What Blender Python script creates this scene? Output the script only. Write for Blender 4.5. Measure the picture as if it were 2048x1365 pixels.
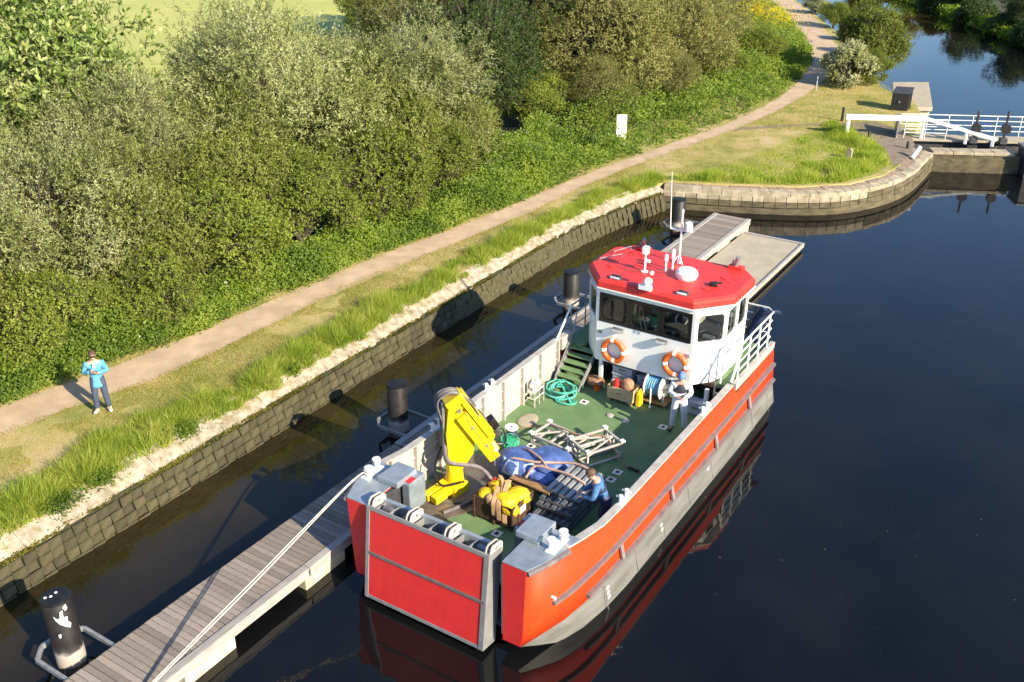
import bpy, bmesh, math, random
import numpy as np
from mathutils import Vector, Matrix, Euler
R = math.radians
scene = bpy.context.scene
for o in list(bpy.data.objects): bpy.data.objects.remove(o)
COL = scene.collection
random.seed(7)

# ------------------------------------------------------------------ camera, sky, sun, exposure
CAM = Vector((9.75, -12.45, 14.3))
cd = bpy.data.cameras.new('camera'); cam = bpy.data.objects.new('camera', cd); COL.objects.link(cam)
cam.location = CAM
cam.rotation_euler = (R(90) - math.atan(999 / 2000), 0, R(32.7))
cd.sensor_width = 36.0; cd.lens = 36.0 * 2000 / 2048
cd.clip_start = 0.1; cd.clip_end = 2000
scene.camera = cam
SUN_EL, SUN_AZ = R(27.5), R(101.5)
w = bpy.data.worlds.new('World'); scene.world = w; w.use_nodes = True
nt = w.node_tree
sky = nt.nodes.new('ShaderNodeTexSky'); sky.sky_type = 'NISHITA'; sky.sun_disc = False
sky.sun_elevation = SUN_EL; sky.sun_rotation = SUN_AZ
sky.air_density = 1.0; sky.dust_density = 0.5; sky.ozone_density = 5.0
nt.links.new(sky.outputs[0], nt.nodes['Background'].inputs[0])
nt.nodes['Background'].inputs[1].default_value = 0.115
sl = bpy.data.lights.new('sun', 'SUN'); sl.energy = 5.0; sl.angle = R(0.5); sl.color = (1.0, 0.86, 0.63)
so = bpy.data.objects.new('sun', sl); COL.objects.link(so)
sdir = Vector((math.sin(SUN_AZ) * math.cos(SUN_EL), math.cos(SUN_AZ) * math.cos(SUN_EL), math.sin(SUN_EL)))
so.rotation_euler = sdir.to_track_quat('Z', 'Y').to_euler(); so.location = (30, -5, 30)
vs = scene.view_settings
vs.view_transform = 'Standard'; vs.look = 'None'; vs.gamma = 1.0; vs.use_curve_mapping = False
vs.exposure = 1.15
scene.cycles.use_adaptive_sampling = True; scene.cycles.adaptive_threshold = 0.02
scene.cycles.max_bounces = 5; scene.cycles.diffuse_bounces = 2; scene.cycles.glossy_bounces = 3; scene.cycles.transmission_bounces = 3; scene.cycles.transparent_max_bounces = 6

# ------------------------------------------------------------------ materials
MATS = {}
def mat(name, col, rough=0.6, metal=0.0, var=0.12, scale=6.0, bump=0.0, bscale=40.0, col2=None, spec=0.5, detail=5, stretch=None, lo=0.35, hi=0.68, coat=0.0):
    if name in MATS: return MATS[name]
    m = bpy.data.materials.new(name); m.use_nodes = True; t = m.node_tree; N = t.nodes; L = t.links
    b = N['Principled BSDF']
    b.inputs['Roughness'].default_value = rough; b.inputs['Metallic'].default_value = metal
    b.inputs['Specular IOR Level'].default_value = spec
    if coat: b.inputs['Coat Weight'].default_value = coat
    tc = N.new('ShaderNodeTexCoord'); src = tc.outputs['Object']
    if stretch:
        mp = N.new('ShaderNodeMapping'); mp.inputs['Scale'].default_value = stretch
        L.new(src, mp.inputs[0]); src = mp.outputs[0]
    nz = N.new('ShaderNodeTexNoise'); nz.inputs['Scale'].default_value = scale; nz.inputs['Detail'].default_value = detail
    nz.inputs['Roughness'].default_value = 0.6
    L.new(src, nz.inputs['Vector'])
    cr = N.new('ShaderNodeValToRGB')
    c2 = col2 if col2 else tuple(max(0, c * (1 - 2.2 * var)) for c in col)
    c1 = col if col2 else tuple(min(1, c * (1 + var)) for c in col)
    cr.color_ramp.elements[0].position = lo; cr.color_ramp.elements[1].position = hi
    cr.color_ramp.elements[0].color = (*c2, 1); cr.color_ramp.elements[1].color = (*c1, 1)
    L.new(nz.outputs['Fac'], cr.inputs[0])
    # a little difference from piece to piece
    oi = N.new('ShaderNodeObjectInfo'); hs = N.new('ShaderNodeHueSaturation')
    mr = N.new('ShaderNodeMapRange'); mr.inputs['To Min'].default_value = 1 - var * 0.8; mr.inputs['To Max'].default_value = 1 + var * 0.6
    L.new(oi.outputs['Random'], mr.inputs['Value']); L.new(mr.outputs[0], hs.inputs['Value']); L.new(cr.outputs[0], hs.inputs['Color'])
    L.new(hs.outputs[0], b.inputs['Base Color'])
    rr = N.new('ShaderNodeMapRange'); rr.inputs['To Min'].default_value = max(0.02, rough - 0.12); rr.inputs['To Max'].default_value = min(1, rough + 0.12)
    L.new(nz.outputs['Fac'], rr.inputs['Value']); L.new(rr.outputs[0], b.inputs['Roughness'])
    if bump:
        n2 = N.new('ShaderNodeTexNoise'); n2.inputs['Scale'].default_value = bscale; n2.inputs['Detail'].default_value = 4
        L.new(src, n2.inputs['Vector'])
        bp = N.new('ShaderNodeBump'); bp.inputs['Strength'].default_value = bump; bp.inputs['Distance'].default_value = 0.02
        L.new(n2.outputs['Fac'], bp.inputs['Height']); L.new(bp.outputs[0], b.inputs['Normal'])
    MATS[name] = m
    return m
def M(n): return MATS[n]
mat('red_paint', (0.70, 0.050, 0.005), 0.55, col2=(0.63, 0.040, 0.006), scale=1.8, stretch=(2, 2, .6), bump=0.12, bscale=5, spec=0.3, var=.04, detail=8)
mat('shaded_red', (0.66, 0.032, 0.030), 0.55, col2=(0.58, 0.028, 0.028), scale=4.0, stretch=(1.2, 1.2, .8), bump=0.15, bscale=5, spec=0.35, var=.04, detail=8)  # shaded copy of the hull red: grazing light on front faces put into colour
mat('roof_red', (0.64, 0.034, 0.028), 0.5, var=0.10, scale=2.0)
mat('white_paint', (0.86, 0.86, 0.83), 0.4, var=0.03, scale=1.5)
mat('aluminium', (0.29, 0.29, 0.295), 0.5, 0.35, var=0.07, scale=5, bump=0.15, bscale=18)
mat('plate_aluminium', (0.36, 0.41, 0.46), 0.42, 0.5, var=0.08, scale=5, bump=0.1, bscale=9)
mat('pale_aluminium', (0.47, 0.44, 0.405), 0.6, 0.15, var=0.09, scale=4, bump=0.15, bscale=14)
mat('hull_aluminium', (0.29, 0.285, 0.27), 0.5, 0.4, col2=(0.19, 0.185, 0.165), scale=2.6, stretch=(1, 0.25, 1.6), bump=0.2, bscale=12)
mat('dark_metal', (0.09, 0.09, 0.10), 0.5, 0.4, var=0.2, scale=6)
mat('steel', (0.30, 0.30, 0.31), 0.5, 0.6, var=0.2, scale=6)
mat('rubber', (0.16, 0.14, 0.15), 0.7, var=0.2, scale=5, bump=0.15)
mat('fender_rail', (0.165, 0.135, 0.14), 0.6, 0.1, var=0.10, scale=4, bump=0.1)
mat('black', (0.012, 0.012, 0.013), 0.45, var=0.2)
mat('black_frame', (0.008, 0.008, 0.009), 0.3, var=0.1)
mat('deck_green', (0.155, 0.255, 0.112), 0.75, col2=(0.105, 0.195, 0.082), scale=2.2, bump=0.35, bscale=120, detail=8, var=0.1)
mat('deck_steel', (0.22, 0.19, 0.16), 0.5, 0.3, col2=(0.12, 0.10, 0.085), scale=3, bump=0.1, var=0.1)
mat('crane_yellow', (0.83, 0.58, 0.005), 0.38, var=0.08, scale=3, coat=0.2)
mat('orange', (0.78, 0.13, 0.012), 0.5, var=0.08)
mat('white_band', (0.78, 0.76, 0.70), 0.6, var=0.06)
mat('plank', (0.34, 0.285, 0.245), 0.85, col2=(0.20, 0.165, 0.14), scale=4, stretch=(2.0, 14, 6), bump=0.5, bscale=30, var=0.35)
mat('edge_board', (0.40, 0.38, 0.36), 0.75, col2=(0.27, 0.25, 0.235), scale=5, stretch=(6, .6, 4), bump=0.3, var=0.15)
mat('float_concrete', (0.62, 0.58, 0.45), 0.85, col2=(0.42, 0.37, 0.24), scale=2.5, bump=0.3, var=0.08)
mat('galvanised', (0.34, 0.35, 0.36), 0.5, 0.5, var=0.15)
mat('pad_top', (0.40, 0.35, 0.27), 0.9, col2=(0.32, 0.28, 0.21), scale=2, bump=0.3, bscale=60, var=0.08)
mat('stone_block', (0.078, 0.062, 0.034), 0.9, col2=(0.024, 0.027, 0.008), scale=7, bump=0.9, bscale=22, var=0.4, lo=0.3, hi=0.7)
mat('wall_core', (0.035, 0.032, 0.014), 0.95, col2=(0.02, 0.025, 0.008), scale=3, bump=0.5, var=0.2)
mat('coping', (0.43, 0.375, 0.305), 0.9, col2=(0.22, 0.18, 0.12), scale=4.5, bump=0.4, bscale=25, var=0.1)
mat('pale_stone', (0.44, 0.38, 0.29), 0.9, col2=(0.24, 0.20, 0.13), scale=3, bump=0.5, var=0.18)
mat('lock_stone', (0.15, 0.122, 0.072), 0.9, col2=(0.055, 0.045, 0.024), scale=2, bump=0.4, stretch=(1, 1, 3), var=0.1)
mat('path_dust', (0.52, 0.39, 0.27), 0.95, col2=(0.39, 0.285, 0.19), scale=1.6, bump=0.4, bscale=45, detail=9, var=0.05)
mat('gravel', (0.28, 0.22, 0.17), 0.95, col2=(0.18, 0.135, 0.10), scale=4, bump=0.6, bscale=40, detail=9)
mat('bark', (0.11, 0.09, 0.065), 0.95, col2=(0.05, 0.04, 0.03), scale=8, stretch=(3, 3, .6), bump=0.6)
mat('sign_white', (0.82, 0.82, 0.80), 0.5, var=0.03)
mat('sign_ink', (0.35, 0.40, 0.45), 0.6, var=0.05)
mat('rope', (0.62, 0.58, 0.50), 0.9, var=0.15, scale=30, bump=0.4, bscale=60)
mat('teal_hose', (0.10, 0.52, 0.40), 0.5, var=0.15)
mat('green_net', (0.02, 0.42, 0.22), 0.7, var=0.25, scale=10, bump=0.6, bscale=40)
mat('blue_tarp', (0.09, 0.16, 0.44), 0.45, var=0.2, scale=5)
mat('pale_blue_print', (0.45, 0.58, 0.78), 0.5, var=0.1)
mat('navy', (0.015, 0.03, 0.085), 0.6, var=0.2)
mat('rust_box', (0.10, 0.048, 0.026), 0.85, col2=(0.045, 0.022, 0.014), scale=7, bump=0.4)
mat('yellow_bag', (0.80, 0.55, 0.01), 0.55, var=0.12, scale=6)
mat('tan_strap', (0.55, 0.34, 0.19), 0.8, var=0.12)
mat('pink_strap', (0.52, 0.33, 0.27), 0.8, var=0.15)
mat('panel_grey', (0.115, 0.125, 0.145), 0.45, var=0.2, scale=4)
mat('panel_pale', (0.33, 0.35, 0.36), 0.5, 0.2, var=0.15)
mat('wood', (0.42, 0.25, 0.11), 0.7, col2=(0.26, 0.14, 0.06), scale=4, stretch=(1, 8, 8), var=0.1)
mat('cardboard', (0.50, 0.38, 0.22), 0.85, var=0.08)
mat('crate_grey', (0.42, 0.45, 0.52), 0.5, var=0.1)
mat('red_plastic', (0.55, 0.02, 0.02), 0.4, var=0.08)
mat('brown_bag', (0.36, 0.20, 0.12), 0.75, var=0.2)
mat('hose_blue', (0.12, 0.35, 0.55), 0.5, var=0.15)
mat('skin', (0.55, 0.32, 0.23), 0.55, var=0.04)
mat('hair', (0.10, 0.055, 0.03), 0.7, var=0.25, scale=40)
mat('jacket_cyan', (0.10, 0.36, 0.58), 0.65, var=0.12, scale=9, bump=0.5, bscale=14)
mat('jacket_blue', (0.06, 0.16, 0.36), 0.65, var=0.15, scale=9, bump=0.5, bscale=14)
mat('jeans', (0.055, 0.075, 0.13), 0.8, var=0.15, scale=14, bump=0.3)
mat('coverall', (0.74, 0.75, 0.78), 0.75, var=0.07, scale=8, bump=0.6, bscale=12)
mat('hood_blue', (0.10, 0.20, 0.42), 0.7, var=0.12)
mat('vest', (0.035, 0.04, 0.065), 0.7, var=0.2)
mat('boot', (0.02, 0.018, 0.018), 0.6)
mat('trainer', (0.60, 0.62, 0.66), 0.6, var=0.08)
mat('lamp_glass', (0.62, 0.64, 0.64), 0.2, var=0.05)
mat('seat_vinyl', (0.55, 0.52, 0.45), 0.6)
mat('interior', (0.07, 0.07, 0.075), 0.8)

def scuffs(name, col, amount):
    """long fendering scrapes worn into the paint"""
    t = M(name).node_tree; N = t.nodes; L = t.links; b = N['Principled BSDF']; src = b.inputs['Base Color'].links[0].from_socket
    tc = N.new('ShaderNodeTexCoord'); mp = N.new('ShaderNodeMapping'); mp.inputs['Scale'].default_value = (1.0, .16, 5.0); L.new(tc.outputs['Object'], mp.inputs[0])
    nz = N.new('ShaderNodeTexNoise'); nz.inputs['Scale'].default_value = 5; nz.inputs['Detail'].default_value = 9; nz.inputs['Roughness'].default_value = .7; L.new(mp.outputs[0], nz.inputs[0])
    r = N.new('ShaderNodeValToRGB'); r.color_ramp.elements[0].position = .60; r.color_ramp.elements[1].position = .72; r.color_ramp.elements[1].color = (amount,) * 3 + (1,); L.new(nz.outputs[0], r.inputs[0])
    mx = N.new('ShaderNodeMix'); mx.data_type = 'RGBA'; L.new(r.outputs[0], mx.inputs[0]); L.new(src, mx.inputs[6]); mx.inputs[7].default_value = (*col, 1); L.new(mx.outputs[2], b.inputs['Base Color'])
scuffs('red_paint', (0.40, 0.035, 0.02), .5); scuffs('shaded_red', (0.46, 0.06, 0.06), .4); scuffs('white_paint', (0.62, 0.58, 0.50), .3); scuffs('roof_red', (0.48, 0.05, 0.05), .5)
def pile_mat():
    m = mat('pile_paint', (0.018, 0.016, 0.017), 0.45, var=0.2)
    t = m.node_tree; N = t.nodes; L = t.links; b = N['Principled BSDF']
    hs = [n for n in N if n.type == 'HUE_SAT'][0]
    tc = N.new('ShaderNodeTexCoord'); sp = N.new('ShaderNodeSeparateXYZ'); L.new(tc.outputs['Object'], sp.inputs[0])
    nz = N.new('ShaderNodeTexNoise'); nz.inputs['Scale'].default_value = 6; nz.inputs['Detail'].default_value = 6; L.new(tc.outputs['Object'], nz.inputs[0])
    ad = N.new('ShaderNodeMath'); ad.operation = 'MULTIPLY_ADD'; L.new(nz.outputs[0], ad.inputs[0]); ad.inputs[1].default_value = -0.25; L.new(sp.outputs[2], ad.inputs[2])
    r = N.new('ShaderNodeValToRGB'); e = r.color_ramp.elements
    e[0].position = 0.0; e[0].color = (0.05, 0.035, 0.02, 1); e[1].position = 0.55; e[1].color = (0.0, 0.0, 0.0, 1)
    x = r.color_ramp.elements.new(0.07); x.color = (0.33, 0.29, 0.25, 1)
    x = r.color_ramp.elements.new(0.34); x.color = (0.36, 0.32, 0.29, 1)
    x = r.color_ramp.elements.new(0.42); x.color = (0.03, 0.026, 0.026, 1)
    L.new(ad.outputs[0], r.inputs[0])
    mx = N.new('ShaderNodeMix'); mx.data_type = 'RGBA'; mx.blend_type = 'ADD'; mx.inputs[0].default_value = 1
    L.new(hs.outputs[0], mx.inputs[6]); L.new(r.outputs[0], mx.inputs[7]); 
    n3 = N.new('ShaderNodeTexNoise'); n3.inputs['Scale'].default_value = 11; n3.inputs['Detail'].default_value = 2
    mp = N.new('ShaderNodeMapping'); mp.inputs['Scale'].default_value = (1, 1, .35); L.new(tc.outputs['Object'], mp.inputs[0]); L.new(mp.outputs[0], n3.inputs[0])
    st = N.new('ShaderNodeValToRGB'); st.color_ramp.elements[0].position = .70; st.color_ramp.elements[1].position = .74; L.new(n3.outputs[0], st.inputs[0])
    m2 = N.new('ShaderNodeMix'); m2.data_type = 'RGBA'; L.new(st.outputs[0], m2.inputs[0]); L.new(mx.outputs[2], m2.inputs[6]); m2.inputs[7].default_value = (.45, .43, .42, 1)
    L.new(m2.outputs[2], b.inputs['Base Color'])
pile_mat()

def glass_mat():
    m = bpy.data.materials.new('window_glass'); m.use_nodes = True; t = m.node_tree; N = t.nodes; L = t.links
    N.remove(N['Principled BSDF'])
    tr = N.new('ShaderNodeBsdfTransparent'); tr.inputs[0].default_value = (0.62, 0.66, 0.65, 1)
    gl = N.new('ShaderNodeBsdfGlossy'); gl.inputs['Roughness'].default_value = 0.02
    fr = N.new('ShaderNodeFresnel'); fr.inputs[0].default_value = 1.5
    mx = N.new('ShaderNodeMixShader'); L.new(fr.outputs[0], mx.inputs[0]); L.new(tr.outputs[0], mx.inputs[1]); L.new(gl.outputs[0], mx.inputs[2])
    L.new(mx.outputs[0], N['Material Output'].inputs[0]); MATS['window_glass'] = m
glass_mat()

def leaf_mat(name, cols, trans=0.35, rough=0.55, patch=0.5, gloss=0.3):
    """leaf colour: a palette picked leaf by leaf plus slow drift over the plant"""
    m = bpy.data.materials.new(name); m.use_nodes = True; t = m.node_tree; N = t.nodes; L = t.links
    b = N['Principled BSDF']; b.inputs['Roughness'].default_value = rough; b.inputs['Specular IOR Level'].default_value = gloss
    g = N.new('ShaderNodeNewGeometry')
    tc = N.new('ShaderNodeTexCoord'); nz = N.new('ShaderNodeTexNoise'); nz.inputs['Scale'].default_value = 0.9; nz.inputs['Detail'].default_value = 3
    L.new(tc.outputs['Object'], nz.inputs[0])
    ma = N.new('ShaderNodeMath'); ma.operation = 'MULTIPLY_ADD'; L.new(nz.outputs[0], ma.inputs[0]); ma.inputs[1].default_value = patch * 2; 
    mb = N.new('ShaderNodeMath'); mb.operation = 'MULTIPLY_ADD'; L.new(g.outputs['Random Per Island'], mb.inputs[0]); mb.inputs[1].default_value = 1 - patch; mb.inputs[2].default_value = -patch * 0.5
    L.new(mb.outputs[0], ma.inputs[2])
    r = N.new('ShaderNodeValToRGB'); e = r.color_ramp.elements
    for i, c in enumerate(cols):
        p = i / (len(cols) - 1)
        if i == 0: e[0].position = 0; e[0].color = (*c, 1)
        elif i == len(cols) - 1: e[-1].position = 1; e[-1].color = (*c, 1)
        else: x = e.new(p); x.color = (*c, 1)
    L.new(ma.outputs[0], r.inputs[0])
    oi = N.new('ShaderNodeObjectInfo'); hs = N.new('ShaderNodeHueSaturation'); mr = N.new('ShaderNodeMapRange')
    mr.inputs['To Min'].default_value = 0.85; mr.inputs['To Max'].default_value = 1.15
    L.new(oi.outputs['Random'], mr.inputs[0]); L.new(mr.outputs[0], hs.inputs['Value']); L.new(r.outputs[0], hs.inputs['Color'])
    L.new(hs.outputs[0], b.inputs['Base Color'])
    tl = N.new('ShaderNodeBsdfTranslucent'); h2 = N.new('ShaderNodeHueSaturation'); h2.inputs['Saturation'].default_value = 1.25; h2.inputs['Value'].default_value = 1.2
    L.new(hs.outputs[0], h2.inputs['Color']); L.new(h2.outputs[0], tl.inputs[0])
    mx = N.new('ShaderNodeMixShader'); mx.inputs[0].default_value = trans
    L.new(b.outputs[0], mx.inputs[1]); L.new(tl.outputs[0], mx.inputs[2]); L.new(mx.outputs[0], N['Material Output'].inputs[0])
    MATS[name] = m
leaf_mat('willow_leaf', [(0.10, 0.13, 0.025), (0.23, 0.265, 0.08), (0.42, 0.445, 0.21), (0.64, 0.64, 0.46)], 0.44, patch=0.62)
leaf_mat('olive_willow_leaf', [(0.085, 0.095, 0.02), (0.17, 0.175, 0.045), (0.29, 0.285, 0.10), (0.46, 0.44, 0.24)], 0.40, patch=0.6)
leaf_mat('green_leaf', [(0.07, 0.10, 0.014), (0.14, 0.19, 0.026), (0.25, 0.30, 0.048), (0.40, 0.43, 0.11)], 0.45, patch=0.6)
leaf_mat('sallow_leaf', [(0.09, 0.115, 0.02), (0.165, 0.20, 0.036), (0.29, 0.32, 0.08), (0.46, 0.47, 0.20)], 0.43, patch=0.6)
leaf_mat('moss', [(0.03, 0.035, 0.006), (0.08, 0.08, 0.012), (0.16, 0.15, 0.025), (0.28, 0.27, 0.05)], 0.2, patch=0.6)
leaf_mat('broad_leaf', [(0.06, 0.12, 0.02), (0.14, 0.22, 0.035), (0.28, 0.36, 0.09), (0.46, 0.52, 0.22), (0.46, 0.32, 0.04)], 0.4, gloss=0.5)
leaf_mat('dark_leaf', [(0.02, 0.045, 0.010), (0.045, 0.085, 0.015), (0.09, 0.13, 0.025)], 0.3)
leaf_mat('rust_leaf', [(0.07, 0.08, 0.014), (0.16, 0.13, 0.018), (0.30, 0.19, 0.02)], 0.3)
leaf_mat('blossom_leaf', [(0.16, 0.21, 0.05), (0.32, 0.36, 0.13), (0.58, 0.58, 0.36), (0.70, 0.68, 0.50)], 0.38)
leaf_mat('weed_leaf', [(0.035, 0.07, 0.02), (0.10, 0.165, 0.022), (0.20, 0.275, 0.034), (0.33, 0.36, 0.07)], 0.44, patch=0.7)
leaf_mat('tall_grass', [(0.085, 0.145, 0.025), (0.18, 0.265, 0.033), (0.31, 0.385, 0.055), (0.43, 0.44, 0.11), (0.54, 0.46, 0.21)], 0.45, patch=0.5)
leaf_mat('mown_grass', [(0.16, 0.215, 0.03), (0.29, 0.31, 0.06), (0.44, 0.385, 0.115), (0.55, 0.43, 0.19)], 0.35, patch=0.6)
leaf_mat('rape_flower', [(0.25, 0.30, 0.03), (0.60, 0.50, 0.01), (0.75, 0.62, 0.02)], 0.3)

def ground_mat():
    m = bpy.data.materials.new('bank_soil'); m.use_nodes = True; t = m.node_tree; N = t.nodes; L = t.links
    b = N['Principled BSDF']; b.inputs['Roughness'].default_value = 0.95
    tc = N.new('ShaderNodeTexCoord')
    a = N.new('ShaderNodeTexNoise'); a.inputs['Scale'].default_value = 0.55; a.inputs['Detail'].default_value = 8; a.inputs['Roughness'].default_value = .7; L.new(tc.outputs['Object'], a.inputs[0])
    r = N.new('ShaderNodeValToRGB'); e = r.color_ramp.elements
    e[0].position = .36; e[0].color = (0.17, 0.19, 0.035, 1); e[1].position = .66; e[1].color = (0.46, 0.34, 0.19, 1)
    x = e.new(.5); x.color = (0.36, 0.30, 0.10, 1)
    L.new(a.outputs[0], r.inputs[0])
    f = N.new('ShaderNodeTexNoise'); f.inputs['Scale'].default_value = 28; f.inputs['Detail'].default_value = 4; L.new(tc.outputs['Object'], f.inputs[0])
    mx = N.new('ShaderNodeMix'); mx.data_type = 'RGBA'; mx.blend_type = 'OVERLAY'; mx.inputs[0].default_value = .6
    L.new(r.outputs[0], mx.inputs[6]); L.new(f.outputs[0], mx.inputs[7]); L.new(mx.outputs[2], b.inputs['Base Color'])
    bp = N.new('ShaderNodeBump'); bp.inputs['Strength'].default_value = .6; bp.inputs['Distance'].default_value = .04; L.new(f.outputs[0], bp.inputs['Height']); L.new(bp.outputs[0], b.inputs['Normal'])
    MATS['bank_soil'] = m
ground_mat()
mat('leaf_litter', (0.07, 0.065, 0.025), 0.95, col2=(0.025, 0.03, 0.01), scale=1.2, bump=0.6, bscale=12)
mat('rubble', (0.36, 0.27, 0.20), 0.95, col2=(0.17, 0.13, 0.085), scale=5, bump=0.8, bscale=14, detail=9)
mat('field', (0.41, 0.40, 0.11), 0.95, col2=(0.33, 0.35, 0.08), scale=0.25, bump=0.4, bscale=6, detail=10, var=.1)

def water_mat():
    m = bpy.data.materials.new('canal_water'); m.use_nodes = True; t = m.node_tree; N = t.nodes; L = t.links
    b = N['Principled BSDF']; b.inputs['Roughness'].default_value = 0.03; b.inputs['IOR'].default_value = 1.38
    tc = N.new('ShaderNodeTexCoord')
    a = N.new('ShaderNodeTexNoise'); a.inputs['Scale'].default_value = 0.35; a.inputs['Detail'].default_value = 6; L.new(tc.outputs['Object'], a.inputs[0])
    r = N.new('ShaderNodeValToRGB'); e = r.color_ramp.elements
    e[0].position = .38; e[0].color = (0.0028, 0.0034, 0.0044, 1); e[1].position = .68; e[1].color = (0.0065, 0.0068, 0.0070, 1)
    L.new(a.outputs[0], r.inputs[0])
    # silty shallows along the towpath wall
    sp = N.new('ShaderNodeSeparateXYZ'); L.new(tc.outputs['Object'], sp.inputs[0])
    sh = N.new('ShaderNodeMapRange'); sh.interpolation_type = 'SMOOTHSTEP'; sh.inputs['From Min'].default_value = -3.2; sh.inputs['From Max'].default_value = -8.0; L.new(sp.outputs[0], sh.inputs[0])
    ml = N.new('ShaderNodeMath'); ml.operation = 'MULTIPLY'; L.new(sh.outputs[0], ml.inputs[0]); L.new(a.outputs[0], ml.inputs[1])
    mxs = N.new('ShaderNodeMix'); mxs.data_type = 'RGBA'; L.new(ml.outputs[0], mxs.inputs[0]); L.new(r.outputs[0], mxs.inputs[6]); mxs.inputs[7].default_value = (0.044, 0.031, 0.008, 1)
    L.new(mxs.outputs[2], b.inputs['Base Color'])
    mp = N.new('ShaderNodeMapping'); mp.inputs['Scale'].default_value = (1.0, 0.55, 1); mp.inputs['Rotation'].default_value = (0, 0, R(25)); L.new(tc.outputs['Object'], mp.inputs[0])
    n1 = N.new('ShaderNodeTexNoise'); n1.inputs['Scale'].default_value = 2.6; n1.inputs['Detail'].default_value = 3; n1.inputs['Roughness'].default_value = .45; L.new(mp.outputs[0], n1.inputs[0])
    # breeze patches: ripples are stronger in some areas of the water than in others
    n2 = N.new('ShaderNodeTexNoise'); n2.inputs['Scale'].default_value = 0.06; n2.inputs['Detail'].default_value = 3; L.new(mp.outputs[0], n2.inputs[0])
    mr = N.new('ShaderNodeMapRange'); mr.inputs['From Min'].default_value = .40; mr.inputs['From Max'].default_value = .70; mr.inputs['To Min'].default_value = .012; mr.inputs['To Max'].default_value = .11; L.new(n2.outputs[0], mr.inputs[0])
    bp = N.new('ShaderNodeBump'); bp.inputs['Distance'].default_value = .1; L.new(mr.outputs[0], bp.inputs['Strength']); L.new(n1.outputs[0], bp.inputs['Height']); L.new(bp.outputs[0], b.inputs['Normal'])
    MATS['canal_water'] = m
water_mat()

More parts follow.
